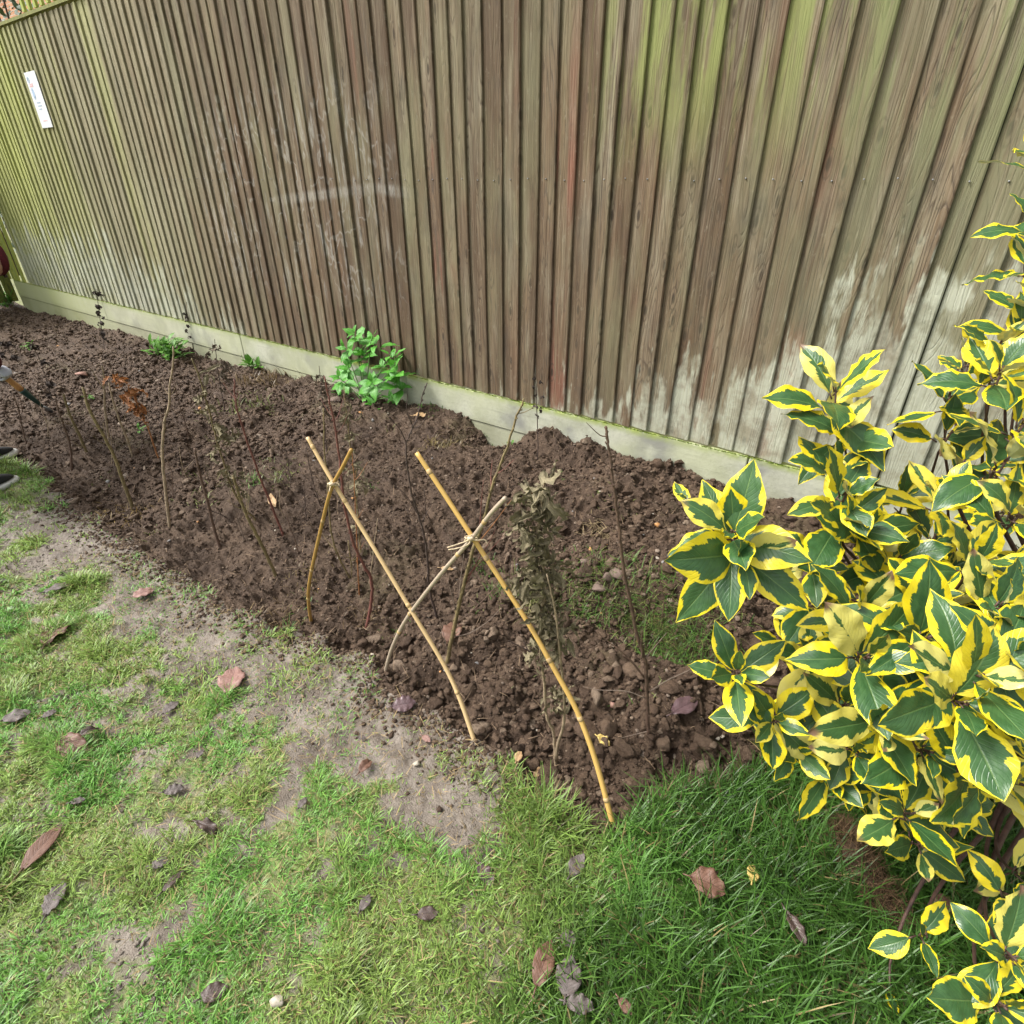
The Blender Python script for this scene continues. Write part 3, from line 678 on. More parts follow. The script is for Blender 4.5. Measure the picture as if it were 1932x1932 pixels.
# ------------------------------------------------------------------ leaves
def leaf_grid(L, W, rs, ns=12, nw=4, fold=.35, arch=.5, wavy=.10, twist=0., peak=.5, acute=1., pw=.72):
    """leaf along +x, upper face +z; returns verts, faces, uv"""
    v = []; uv = []; ph = rs.random()*6; fr = rs.uniform(2.5, 4.5); side = rs.uniform(-.25, .25)
    pos = np.zeros(3); ang = 0; px_ = pz_ = 0
    for i in range(ns+1):
        s = i/ns
        w = W*(math.sin(PI*min(1, s**(math.log(.5)/math.log(peak))))**pw)*(1 if s < peak else 1-.25*((s-peak)/(1-peak))**2*acute)
        if s > .9: w *= (1-s)/.1*.55+.45 if s < 1 else 0
        an = arch*(s-.15)
        if i: px_ += L/ns*math.cos(an); pz_ -= L/ns*math.sin(an)
        for j in range(-nw, nw+1):
            t = j/nw
            y = t*w*math.cos(fold); z = abs(t)*w*math.sin(fold) - .55*w*t*t*math.sin(fold)
            z += wavy*W*abs(t)**1.6*math.sin(fr*2*PI*s+ph+(2.1 if t > 0 else 0))
            tw = twist*s
            y2 = y*math.cos(tw)-z*math.sin(tw); z2 = y*math.sin(tw)+z*math.cos(tw)
            v.append((px_+z2*math.sin(an), y2+side*L*s*s*.3, pz_+z2*math.cos(an))); uv.append((s, t, 0))
    m = 2*nw+1
    f = [(i*m+j, (i+1)*m+j, (i+1)*m+j+1, i*m+j+1) for i in range(ns) for j in range(2*nw)]
    return np.array(v), f, uv
def frame_from(axis):
    z = np.array(axis, float); z /= np.linalg.norm(z); x = np.cross([0, 0, 1.], z)
    if np.linalg.norm(x) < 1e-3: x = np.array([1., 0, 0])
    x /= np.linalg.norm(x); return np.stack([x, np.cross(z, x), z], 1)
def put_leaf(mb, origin, dirv, upv, L, W, rs, petiole=0., **kw):
    v, f, uv = leaf_grid(L, W, rs, **kw)
    d = np.array(dirv, float); d /= np.linalg.norm(d); u = np.array(upv, float); u -= d*(u@d); u /= np.linalg.norm(u)+1e-9; s = np.cross(u, d)
    Mx = np.stack([d, s, u], 1)
    mb.add((v+np.array([petiole, 0, 0]))@Mx.T+np.array(origin), f, uv)
def rosette(mb, st, c, axis, L, n, rs, lo=.15, hi=1.2, ratio=.285, twig=.10):
    """n leaves spiralling down a short shoot whose tip is c"""
    B = frame_from(axis); ax = B[:, 2]; a0 = rs.random()*6
    for k in range(n):
        t = k/max(1, n-1); az = a0+k*2.4+rs.uniform(-.25, .25)
        el = hi+(lo-hi)*t+rs.uniform(-.15, .15)            # inner leaves stand up, outer lie flat
        out = B[:, 0]*math.cos(az)+B[:, 1]*math.sin(az)
        d = out*math.cos(el)+ax*math.sin(el); base = c-ax*(.012+t*.55*L*.7)
        ll = L*(.55+.5*min(1, t*1.8))*rs.uniform(.8, 1.2)
        if st is not None: st.tube([base, base+d*.012*1.1], .0014, 5)
        d2 = d+np.array([0, 0, -.12*t]); 
        put_leaf(mb, base, d2, ax*math.cos(el)-out*math.sin(el)+np.array([0, 0, .15]), ll, ll*ratio*rs.uniform(.78, 1.15), rs, petiole=.010,
                 fold=rs.uniform(.05, .38), arch=rs.uniform(.0, .9), wavy=rs.uniform(.05, .15), twist=rs.uniform(-.7, .7), peak=rs.uniform(.40, .58), pw=rs.uniform(.68, .95))

# ------------------------------------------------------------------ variegated bush on the right
BR_ = np.array(at_z(1960, 1480))*1.; BR_[2] = float(height(*BR_[:2]))
bush = empty('variegated_shrub', BR_, 'large evergreen bush with glossy dark green leaves broadly edged in bright yellow', 'shrub')
fol = MB(); stm = MB(); rs = random.Random(11)
# u, v, depth, leaf length, leaves, axis lean (right, toward camera, up)
ROS = [(1577, 728, 1.02, .12, 7, (-.1, .2, 1)), (1593, 800, 1.02, .11, 6, (-.3, .5, .9)), (1590, 880, 1.0, .10, 7, (.2, .7, .8)), (1600, 925, .95, .105, 7, (.1, .6, .9)), (1603, 975, .95, .115, 8, (0, .6, .9)),
       (1380, 1000, .82, .112, 9, (-.35, .6, .9)), (1405, 1050, .82, .122, 7, (-.1, .95, .5)), (1640, 1000, .95, .105, 6, (.1, .9, .6)), (1787, 930, .98, .10, 8, (0, .3, 1)), (1794, 738, 1.05, .10, 6, (-.2, .3, 1)),
       (1797, 812, 1.05, .09, 5, (0, .6, .8)), (1894, 690, .95, .10, 9, (-.1, .4, 1)), (1890, 640, 1.0, .090, 6, (-.2, .4, 1)), (1935, 615, 1.0, .10, 8, (-.2, .5, 1)), (1858, 1058, .80, .105, 9, (0, .6, .9)),
       (1633, 1150, .86, .105, 9, (-.1, .7, .9)), (1533, 1060, 1.0, .085, 8, (-.3, .5, .9)), (1820, 868, 1.05, .095, 6, (.1, .3, 1)), (1905, 860, .9, .115, 6, (.1, .4, 1)), (1390, 1268, .92, .085, 9, (-.3, .6, .9)),
       (1856, 1272, .60, .10, 9, (0, .7, .9)), (1826, 1330, .64, .095, 9, (-.1, .9, .7)), (1464, 1362, .92, .088, 8, (-.2, .8, .7)), (1536, 1240, .95, .09, 8, (-.3, .6, .9)), (1640, 1240, .80, .105, 8, (-.1, .8, .8)),
       (1680, 1375, .78, .10, 8, (0, .9, .6)), (1505, 1420, .95, .075, 7, (-.2, .8, .7)), (1572, 1468, .95, .078, 8, (-.2, .7, .8)), (1722, 1535, .80, .085, 6, (0, .5, 1)), (1812, 1520, .85, .085, 8, (.1, .7, .8)),
       (1747, 1605, .86, .07, 6, (0, .8, .6)), (1749, 1768, .92, .070, 4, (-.1, .5, 1)), (1918, 1812, .72, .075, 8, (-.1, .6, .9)), (1900, 1905, .70, .075, 8, (0, .6, .9)), (1925, 1700, .80, .07, 6, (0, .6, 1)),
       (1935, 1650, .85, .06, 5, (0, .6, 1)), (1932, 1240, .66, .10, 8, (.2, .7, .9)), (1930, 1480, .70, .10, 8, (.2, .7, .8)), (1925, 1390, .68, .10, 7, (.1, .8, .8)), (1940, 790, .9, .10, 7, (.1, .5, 1)),
       (1945, 560, 1.0, .085, 8, (-.3, .2, 1)), (1948, 480, 1.05, .085, 8, (-.3, .2, 1)), (1955, 405, 1.05, .10, 7, (-.3, .1, 1)), (1962, 280, 1.1, .09, 7, (-.2, .1, 1)), (1935, 960, .85, .11, 9, (.1, .5, 1)),
       (1740, 1120, .90, .10, 8, (0, .5, 1)), (1760, 1200, .78, .10, 8, (0, .7, .9)), (1700, 1050, .98, .10, 7, (0, .5, 1)), (1600, 1330, .92, .09, 8, (-.1, .7, .8)), (1760, 1420, .78, .10, 8, (0, .8, .8)),
       (1560, 1140, 1.0, .09, 7, (-.2, .6, .9)), (1480, 1210, 1.02, .08, 6, (-.3, .6, .9)), (1710, 930, 1.08, .095, 6, (0, .4, 1)), (1900, 1140, .75, .10, 8, (.1, .6, .9)), (1700, 1480, .90, .08, 6, (0, .8, .7)),
       (1300, 940, .95, .06, 3, (-.4, .3, .9)), (1620, 1420, .9, .085, 7, (-.1, .8, .7)), (1860, 1460, .74, .10, 7, (.1, .8, .7)), (1650, 1900, 1.03, .03, 2, (0, .5, 1))]
for k in range(30):      # inner shoots that fill the body
    u = rs.uniform(1500, 2000); v = rs.uniform(980, 1480)
    if v > 1300 and u < 1560: continue
    if v < 1050 and u < 1620: continue
    ROS.append((u, v, rs.uniform(.98, 1.22), .09, 8, (rs.uniform(-.3, .3), rs.uniform(.3, .9), 1)))
for k in range(3): ROS.append((rs.uniform(1820, 2050), rs.uniform(600, 1000), rs.uniform(1.1, 1.35), .09, 8, (rs.uniform(-.3, .3), rs.uniform(.2, .7), 1)))
for k in range(24): ROS.append((rs.uniform(1990, 2500), rs.uniform(500, 1700), rs.uniform(.8, 1.2), .10, 8, (rs.uniform(-.1, .5), rs.uniform(.2, .8), 1)))
nodes = []
for i, (u, v, d, L, n, ax) in enumerate(ROS):
    L *= (.88 if i > 1 else 1.); d = max(d, .66)
    c = at_depth(u, v, d); gz = float(height(c[0], c[1]))
    if c[2] < gz+.05: c[2] = gz+.05
    c[1] = min(c[1], D-.12)
    axis = A_R*ax[0]-A_H*ax[1]+np.array([0, 0, ax[2]])
    axis /= np.linalg.norm(axis)
    rosette(fol, stm, c, axis, L, n, rs); nodes.append((c, axis))
    # stem back to the base through a shared inner point
    base = BR_+np.array([rs.uniform(-.05, .05), rs.uniform(-.05, .05), 0])
    dl = np.linalg.norm(c-base); b1 = base+np.array([0, 0, .42*dl])+(c-base)*.05; b2 = c-axis*.30*dl+(base-c)*.10
    b2[2] = max(b2[2], .05); nn = 17; pts = [base*(1-q_)**3+b1*3*q_*(1-q_)**2+b2*3*q_*q_*(1-q_)+c*q_**3 for q_ in np.linspace(0, 1, nn)]
    stm.tube(pts, [.0085*(1-j/(nn-1))**1.1+.0017 for j in range(nn)], 6)
part(fol, 'foliage', M['leaf'], bush); part(stm, 'stems', mat_plain('dark_red_stem', (.075, .04, .03), .6, .4, 60), bush)

# ------------------------------------------------------------------ canes and twine
def polyline_3d(A, B, uvs, ext=True):
    """points on the vertical-ish plane through A and B that project on uvs: keeps a real bent stick"""
    A = np.array(A); B = np.array(B); d = B-A; n = np.cross(d, A_R if abs(d@A_R) < .9*np.linalg.norm(d) else A_U)
    # plane holding the stick and lying as square to the view as possible
    view = (A+B)/2-A_C; side = np.cross(d, view); n = np.cross(side, d); n /= np.linalg.norm(n)
    out = []
    for u, v in uvs:
        r = ray(u, v); out.append(A_C+r*((A-A_C)@n)/(r@n))
    return out
def cane(uvs, cross_uv, cross_depth, off, r, mat, label, nodes_at):
    foot = ground(*uvs[-1]); X = A_C+ray(*cross_uv)*cross_depth/FD+np.array(off)
    pts = polyline_3d(foot, X, uvs); pts[-1] = foot; sk = spline(pts, 8)
    sk = sk+[sk[-1]+(sk[-1]-sk[-2])/np.linalg.norm(sk[-1]-sk[-2])*.06]
    root = empty('bamboo_cane', foot, label, 'cane', 'bamboo canes tied into crossed pairs')
    mb = MB(); n = len(sk); mb.tube(sk, [r*(.86+.25*i/n) for i in range(n)], 12); part(mb, 'shaft', mat, root)
    Lc = np.cumsum([0]+[np.linalg.norm(sk[i+1]-sk[i]) for i in range(n-1)])
    for s in nodes_at:
        t = s*Lc[-2]; i = min(n-2, max(0, int(np.searchsorted(Lc, t))-1)); p = sk[i]+(sk[i+1]-sk[i])*((t-Lc[i])/(Lc[i+1]-Lc[i])); dd = (sk[i+1]-sk[i])/np.linalg.norm(sk[i+1]-sk[i])
        rr = r*(.86+.25*i/n)
        mb = MB(); mb.tube([p-dd*.006, p-dd*.0025, p, p+dd*.0025, p+dd*.006], [rr*1.0, rr*1.12, rr*1.22, rr*1.12, rr*1.0], 12); part(mb, 'cane_node', M['cane_node'], root)
    return root, X
M['cane_y'] = mat_cane('yellow_bamboo', (.60, .37, .10), (.72, .47, .15), (.45, .27, .08))
M['cane_p'] = mat_cane('pale_bamboo', (.66, .45, .22), (.76, .56, .30), (.50, .33, .15))
M['cane_o'] = mat_cane('brown_bamboo', (.36, .20, .05), (.47, .29, .08), (.25, .14, .04))
M['cane_g'] = mat_cane('grey_bamboo', (.36, .29, .22), (.46, .38, .28), (.27, .21, .17))
M['cane_node'] = mat_plain('cane_node', (.52, .36, .17), .6, .3, 60)
CR1 = (629, 914); CR2 = (889, 1016)
cane([(580, 825), (604, 868), (630, 912), (700, 1025), (775, 1150), (838, 1255), (868, 1320), (893, 1392)], CR1, 1.39, (0, 0, 0), .0052, M['cane_p'], 'long pale bamboo cane of the left crossed pair, its foot by the grass', (.03, .2, .55, .85))
_, X1 = cane([(663, 848), (647, 880), (624, 926), (605, 1000), (588, 1075), (582, 1115), (583, 1145), (587, 1171)], CR1, 1.375, (0, 0, 0), .0049, M['cane_o'], 'short curved brown bamboo cane of the left crossed pair', (.15, .33, .62, .82))
cane([(786, 854), (830, 920), (889, 1010), (990, 1165), (1050, 1270), (1090, 1345), (1125, 1440), (1157, 1559)], CR2, 1.20, (0, 0, 0), .0056, M['cane_y'], 'longest yellow bamboo cane of the right crossed pair, its foot at the lawn edge', (.05, .28, .56, .72, .93))
_, X2 = cane([(954, 939), (925, 970), (887, 1020), (830, 1085), (770, 1163), (745, 1210), (734, 1240), (727, 1268)], CR2, 1.185, (0, 0, 0), .0050, M['cane_g'], 'greyish bamboo cane crossing under the yellow one on the right', (.1, .25, .6, .72))
tw = mat_plain('jute_twine', (.62, .50, .33), .9, .35, 200)
def twine(X, ends, label):
    rs = random.Random(3); root = empty('garden_twine', X, label, 'twine', 'twine ties on the crossed canes'); mb = MB()
    for k in range(4):
        pts = []; tl = rs.uniform(-.6, .6); rr = .0105+.0012*k
        Bm = frame_from(A_U*math.cos(tl)+A_R*math.sin(tl)+A_F*rs.uniform(-.3, .3))
        for i in range(15): a = 2*PI*i/14; pts.append(X+Bm[:, 0]*rr*math.cos(a)+Bm[:, 1]*rr*math.sin(a)+Bm[:, 2]*.002*(k-1.5))
        mb.tube(pts, .0014, 5)
    mb.tube([X-A_F*.012+A_R*.006, X-A_F*.014, X-A_F*.012-A_R*.006], [.003, .0045, .003], 6)
    part(mb, 'knot', tw, root)
    for e in ends:
        mb = MB(); mb.tube(spline([X-A_F*.012]+[X-A_F*.012+A_R*a+A_U*b for a, b in e], 5), .0013, 5, wob=.3); part(mb, 'loose_end', tw, root)
twine(X1, [[(-.004, -.008), (-.006, -.018)], [(.012, .004), (.018, -.003)]], 'frayed twine tying the left pair of crossed canes')
twine(X2, [[(-.012, -.006), (-.03, -.012), (-.048, -.018)], [(.012, -.003), (.028, -.002), (.034, -.010)], [(-.006, -.012), (-.030, -.020), (-.046, -.022)]], 'pale twine with long loose ends tying the right pair of canes')

# ------------------------------------------------------------------ bare whips and saplings
BARK = {'olive': mat_plain('olive_bark', (.19, .145, .065), .7, .4, 90), 'red': mat_plain('red_bark', (.17, .065, .05), .6, .35, 90), 'brown': mat_plain('brown_bark', (.13, .08, .055), .7, .4, 90),
        'pale': mat_plain('pale_bark', (.33, .25, .16), .75, .35, 90), 'dark': mat_plain('dark_bark', (.075, .05, .04), .75, .4, 90), 'grey': mat_plain('grey_brown_bark', (.20, .15, .115), .75, .35, 90), 'orange': mat_plain('orange_bark', (.30, .13, .05), .6, .35, 90)}
BARKS_USED = 0
def upright(foot_uv, uvs, lean=0.):
    """stick planted at foot_uv: its points lie in an upright plane through the foot, square to the view"""
    G = ground(*foot_uv, -.02) if False else ground(*foot_uv)
    n = np.array([G[0], G[1], 0.]); n /= np.linalg.norm(n); n2 = n+np.array([0, 0, lean])
    out = []
    for u, v in uvs:
        r = ray(u, v); t = ((G-A_C)@n2)/(r@n2); out.append(A_C+r*t)
    return G, out
def whip(uvs, r0, r1, bark, label, branches=(), cat='sapling', group='young bare whips planted in the bed', name='bare_whip', leaves=None, lean=0., buds=True, seed=0):
    """uvs from top to foot"""
    rs = random.Random(seed+len(label)); r0 *= .78; r1 *= .8; G, pts = upright(uvs[-1], uvs[:-1], lean); pts = pts+[G]; sk = spline(pts, 5)
    for p in sk: p += np.array([rs.uniform(-1, 1), rs.uniform(-1, 1), 0])*.0012
    sk.append(G+np.array([0, 0, -.04]))
    for p in sk: p[1] = min(p[1], D-.02)
    root = empty(name, G, label, cat, group); n = len(sk); mb = MB()
    mb.tube(sk, [r1+(r0-r1)*i/n for i in range(n)], 7, wob=.12)
    if buds:
        for i in range(2, n-2, 2):
            p = sk[i]; d = sk[i-1]-sk[i]; d /= np.linalg.norm(d)+1e-9; a = rs.random()*6; o = frame_from(d); s = o[:, 0]*math.cos(a)+o[:, 1]*math.sin(a); rr = r1+(r0-r1)*i/n
            mb.tube([p+s*rr*.6, p+s*(rr+.0022)+d*.003, p+s*(rr+.001)+d*.007], [.0018, .0016, .0004], 5)
    part(mb, 'stem', BARK[bark], root)
    if buds and not leaves:
        for q_ in range(3 if branches else 4):
            i = rs.randrange(3, max(4, n-5)); d = sk[i-1]-sk[i]; d /= np.linalg.norm(d)+1e-9; o = frame_from(d); a = rs.random()*6.28; sd = o[:, 0]*math.cos(a)+o[:, 1]*math.sin(a); ll = rs.uniform(.025, .075)
            bt = [sk[i], sk[i]+(sd*.7+d*.5)*ll*.5, sk[i]+(sd*1.1+d*1.3)*ll*.8+np.array([0, 0, rs.uniform(-.01, .01)])]
            for p in bt: p[1] = min(p[1], D-.02)
            mb = MB(); mb.tube(spline(bt, 3), [.0016-.00018*j for j in range(7)], 5); part(mb, 'side_twig', BARK[bark], root)
    for br in branches:
        uvb, rb = br[0], br[1]; bk = br[2] if len(br) > 2 else bark
        _, bp = upright(uvs[-1], uvb, lean)
        bp = [p.copy() for p in bp]; amp = rs.uniform(-.05, .05)
        for j, p in enumerate(bp[1:]): p += A_F*amp*(j+1)/len(bp)
        mb = MB(); sb = spline(bp, 4); m = len(sb)
        for p in sb:
            p[1] = min(p[1], D-.02); p[2] = max(p[2], float(height(p[0], p[1]))+.004)
        mb.tube(sb, [rb*(1-.65*j/(m-1)) for j in range(m)], 6, wob=.1); part(mb, 'branch', BARK[bk], root)
    if leaves:
        mb = MB(); mat, items = leaves
        for (u, v, L, k) in items:
            _, (c,) = upright(uvs[-1], [(u, v)], lean)
            for q_ in range(k*2):
                dv = np.array([rs.uniform(-1, 1), rs.uniform(-1, 1), rs.uniform(-1.3, .3)]); c2 = c+np.array([rs.uniform(-1, 1) for _ in range(3)])*L*.25
                c2[1] = min(c2[1], D-.03)
                put_leaf(mb, c2, dv, np.array([rs.uniform(-1, 1), rs.uniform(-1, 1), rs.uniform(-.2, 1)]), L*rs.uniform(.6, 1.1), L*.21*rs.uniform(.6, 1.3), rs, ns=9, nw=3, fold=rs.uniform(.6, 1.3), arch=rs.uniform(.8, 3.2), wavy=rs.uniform(.25, .6), twist=rs.uniform(-2.2, 2.2))
        part(mb, 'leaves', M[mat], root)
    return root
g1 = 'young bare whips planted in the bed'
whip([(156, 731), (171, 777), (211, 852), (235, 915), (251, 960)], .0105, .006, 'olive', 'thick olive leaning whip, the leftmost tall one standing clear in the bed')
whip([(192, 690), (196, 712), (197, 761), (201, 800), (206, 832)], .0085, .004, 'pale', 'short pale knobbly whip just right of the thick olive one', [([(197, 735), (186, 715), (181, 700)], .003)])
whip([(205, 722), (213, 755), (225, 792), (240, 830), (251, 862)], .0075, .004, 'pale', 'thin straight pale whip standing left of the rust leaved seedling')
whip([(248, 770), (268, 790), (280, 810), (290, 840), (301, 870)], .0055, .003, 'orange', 'seedling with curled rust orange leaves on its upper stem', (), 'seedling', None, 'seedling',
     ('rust_leaf', [(215, 712, .07, 2), (232, 717, .07, 3), (250, 730, .075, 3), (240, 752, .075, 3), (256, 765, .08, 4), (228, 745, .06, 2), (262, 780, .06, 2), (275, 800, .04, 1), (300, 868, .06, 1), (306, 875, .05, 1)]))
whip([(327, 653), (326, 690), (320, 731), (319, 765), (310, 798), (306, 852), (311, 912), (319, 992)], .0085, .0035, 'pale', 'tall crooked pale whip rising in front of the round green weed', [([(307, 820), (304, 790), (297, 765)], .002, 'brown'), ([(316, 760), (330, 775), (342, 785)], .002, 'brown')])
whip([(326, 695), (334, 746), (349, 798), (358, 830)], .004, .002, 'brown', 'faint thin brown whip just right of the tall crooked pale one', [([(346, 790), (352, 770), (357, 755)], .002)])
whip([(367, 846), (376, 891), (388, 935), (400, 984), (415, 1034)], .0085, .005, 'brown', 'brownish straight whip between the crooked pale one and the withered stalk')
whip([(362, 676), (380, 725), (391, 762), (405, 815), (421, 870), (440, 925), (462, 960), (482, 983)], .006, .003, 'olive', 'tall withered stalk with shrivelled olive leaves left of the red whip', (), 'dead plant', None, 'withered_stalk',
     ('withered', [(380, 740, .07, 2), (392, 775, .08, 3), (402, 800, .09, 3), (418, 830, .08, 3), (412, 850, .07, 2), (432, 820, .08, 2), (425, 880, .07, 2), (438, 900, .07, 3), (452, 895, .07, 3), (460, 930, .06, 2), (398, 705, .06, 2), (445, 925, .06, 2)]))
whip([(405, 640), (410, 690), (418, 740), (424, 775)], .004, .002, 'dark', 'dark dead stalk with hanging crumpled leaves close to the gravel board', (), 'dead plant', None, 'withered_stalk',
     ('withered_dark', [(408, 655, .06, 2), (412, 680, .07, 3), (418, 705, .06, 3), (420, 730, .05, 2), (394, 660, .05, 2), (430, 690, .05, 2)]))
whip([(439, 897), (455, 945), (469, 981), (493, 1026), (520, 1085)], .0085, .005, 'olive', 'olive whip with its foot nearest the muddy path, below the withered stalk')
whip([(442, 715), (445, 762), (463, 822), (487, 891), (511, 951), (538, 1019)], .0065, .003, 'red', 'slim bright red whip leaning left in the middle of the bed', [([(466, 830), (462, 810), (460, 795)], .0015)])
whip([(104, 752), (112, 780), (121, 806), (132, 840), (136, 888)], .008, .004, 'brown', 'forked brown whip, second from the gloved hand')
whip([(119, 744), (127, 768), (136, 792), (150, 822), (163, 852)], .009, .006, 'olive', 'short brown olive whip with a mossy foot beside the forked brown one', [([(160, 845), (146, 840), (138, 832)], .003)])
whip([(24, 742), (34, 770), (40, 800), (50, 838)], .005, .003, 'brown', 'faint thin whip nearest the gloved hand and trowel')
whip([(612, 710), (619, 745), (626, 777), (636, 828), (644, 897), (652, 964), (669, 1031), (688, 1070), (701, 1095), (700, 1143), (691, 1183)], .0075, .0025, 'red', 'red brown whip bent at the foot behind the left crossed canes')
whip([(610, 770), (612, 844), (618, 911), (623, 991), (636, 1044), (659, 1088)], .0045, .0025, 'olive', 'curved thin olive whip between the short brown cane and the red one')
whip([(664, 849), (669, 924), (673, 1018), (678, 1124)], .003, .0015, 'orange', 'very thin orange upright twig beside the red brown bent whip')
whip([(657, 1020), (662, 1060), (664, 1090)], .003, .002, 'olive', 'stub of an olive twig behind the left long cane')
whip([(602, 690), (606, 730), (612, 800), (617, 860)], .003, .0015, 'dark', 'dead blackened stalk hung with crumpled leaves left of the green plant', (), 'dead plant', None, 'withered_stalk',
     ('withered_dark', [(604, 712, .05, 3), (606, 740, .05, 3), (609, 770, .05, 2), (598, 860, .06, 3), (607, 900, .06, 2), (612, 880, .05, 2)]))
whip([(648, 730), (655, 790), (662, 850), (670, 920), (676, 985), (680, 1040)], .004, .0015, 'olive', 'withered stalk with grey green crumpled leaves below the green plant', (), 'dead plant', None, 'withered_stalk',
     ('withered', [(652, 760, .05, 2), (655, 785, .06, 3), (658, 815, .05, 3), (668, 850, .05, 2), (672, 880, .05, 3), (678, 905, .06, 3), (684, 920, .05, 2), (675, 990, .05, 1), (690, 1035, .05, 2), (697, 1070, .05, 2), (680, 1140, .05, 2), (648, 880, .04, 2)]))
whip([(806, 722), (796, 750), (788, 785), (777, 812), (767, 838), (769, 884), (778, 937), (791, 977), (800, 1010), (807, 1055), (808, 1085), (812, 1120), (824, 1165)], .0055, .0018, 'dark', 'spindly dark branching sapling between the two pairs of canes',
     [([(767, 836), (755, 810), (742, 795), (730, 776)], .0018), ([(777, 800), (768, 775), (771, 745)], .0018), ([(779, 808), (795, 804), (806, 790), (808, 783)], .0016), ([(791, 975), (770, 940), (752, 922), (730, 905)], .0016), ([(786, 960), (780, 930), (776, 905)], .0014), ([(797, 985), (805, 965), (812, 950)], .0014)])
whip([(989, 752), (982, 770), (973, 790), (957, 844), (941, 885), (928, 919), (914, 977), (903, 1010), (896, 1026), (880, 1084), (866, 1138), (858, 1181), (848, 1226), (843, 1258)], .0088, .0025, 'olive', 'tallest branching olive sapling rising behind the right crossed canes',
     [([(927, 918), (926, 895), (928, 865)], .002, 'red'), ([(936, 895), (952, 885), (971, 868)], .0018, 'red'), ([(905, 1005), (908, 950), (912, 905)], .0018, 'red'), ([(900, 1000), (893, 960), (885, 935)], .0015, 'brown'), ([(893, 1035), (930, 990), (965, 943)], .002, 'orange'),
      ([(870, 1120), (900, 1060), (925, 1020), (936, 996)], .002, 'red'), ([(880, 1090), (915, 1050), (950, 1010)], .0018, 'red'), ([(857, 1178), (880, 1162), (915, 1130), (938, 1105), (955, 1098)], .0018, 'brown'), ([(853, 1202), (885, 1196), (920, 1175), (945, 1150)], .0018, 'grey'),
      ([(860, 1150), (852, 1120), (845, 1095)], .0018, 'grey'), ([(866, 1135), (870, 1090), (876, 1045)], .002, 'grey'), ([(846, 1235), (838, 1200), (830, 1165)], .0015, 'grey')])
whip([(1143, 804), (1145, 820), (1147, 838), (1152, 870), (1155, 897), (1162, 951), (1169, 1004), (1175, 1071), (1187, 1124), (1200, 1190), (1215, 1240), (1219, 1265), (1221, 1322), (1223, 1390)], .0066, .0028, 'brown', 'straight dark red whip standing alone right of the withered plant',
     [([(1219, 1282), (1180, 1235), (1145, 1208), (1122, 1187)], .0028, 'brown'), ([(1224, 1306), (1260, 1285), (1300, 1268), (1331, 1252)], .002, 'grey'), ([(1219, 1318), (1180, 1302), (1130, 1298), (1098, 1290)], .0015, 'grey'), ([(1215, 1245), (1235, 1225), (1262, 1197)], .002, 'grey'),
      ([(1222, 1380), (1195, 1382), (1165, 1385)], .0015, 'grey'), ([(1214, 1240), (1208, 1215), (1206, 1185)], .004, 'brown')])
whip([(1027, 905), (1022, 960), (1012, 1010), (1022, 1060), (1030, 1110), (1018, 1170), (1020, 1235), (1028, 1302), (1031, 1350), (1044, 1380), (1047, 1419), (1049, 1447)], .0055, .002, 'pale', 'tall withered plant with twisted stems and crumpled grey green leaves beside the longest cane',
     [([(1049, 1435), (1052, 1403), (1063, 1360), (1062, 1294), (1055, 1230), (1046, 1150), (1030, 1080)], .0045)], 'dead plant', None, 'withered_plant',
     ('withered', [(1028, 905, .07, 3), (1020, 925, .07, 4), (1008, 950, .07, 4), (1002, 975, .06, 3), (984, 985, .06, 3), (1025, 965, .06, 4), (1010, 1005, .06, 4), (1035, 985, .06, 2), (1020, 1030, .06, 4), (1030, 1050, .06, 4), (1012, 1060, .05, 3),
                   (1005, 1085, .07, 5), (1022, 1090, .06, 4), (1040, 1085, .06, 4), (1000, 1105, .06, 3), (1028, 1115, .06, 4), (1035, 1140, .06, 3), (1048, 1150, .06, 3), (1030, 1160, .06, 3), (1022, 1185, .06, 4), (1040, 1190, .07, 4), (1055, 1200, .06, 4), (1068, 1185, .05, 2),
                   (1008, 1215, .06, 2), (1012, 1235, .05, 2), (1050, 1225, .05, 3), (1048, 1300, .05, 3), (1047, 1325, .06, 3), (1070, 1300, .04, 2)]))
rs2 = random.Random(404)
for k in range(34):
    u = rs2.uniform(40, 720) if k < 24 else rs2.uniform(720, 1300); v = rs2.uniform(760, 1000)+max(0, u-200)*.3
    p = at_z(u, v, .06)
    if bed_d(p[0], p[1]) < .12 or p[1] > D-.15: continue
    hpx = rs2.uniform(50, 130)*(1 if k < 24 else .8); ln = rs2.uniform(-.45, .15)
    if k % 3 == 2:      # lying twig
        ln = rs2.choice((-2.2, 2.4)); hpx *= .35
    pts_ = [(u+ln*hpx*q+rs2.uniform(-4, 4), v-hpx*q) for q in (1, .66, .33)]+[(u, v)]
    br_ = [([pts_[2], (pts_[2][0]+rs2.uniform(-25, 25), pts_[2][1]-rs2.uniform(20, 40))], .0013)] if k % 2 else []
    whip(pts_, .003, .0014, rs2.choice(('brown', 'dark', 'grey', 'pale')), 'faint thin dry twig sticking out of the dug soil', br_, 'twig', 'thin dry twigs in the dug soil', 'dry_twig', None, 0., False, k)
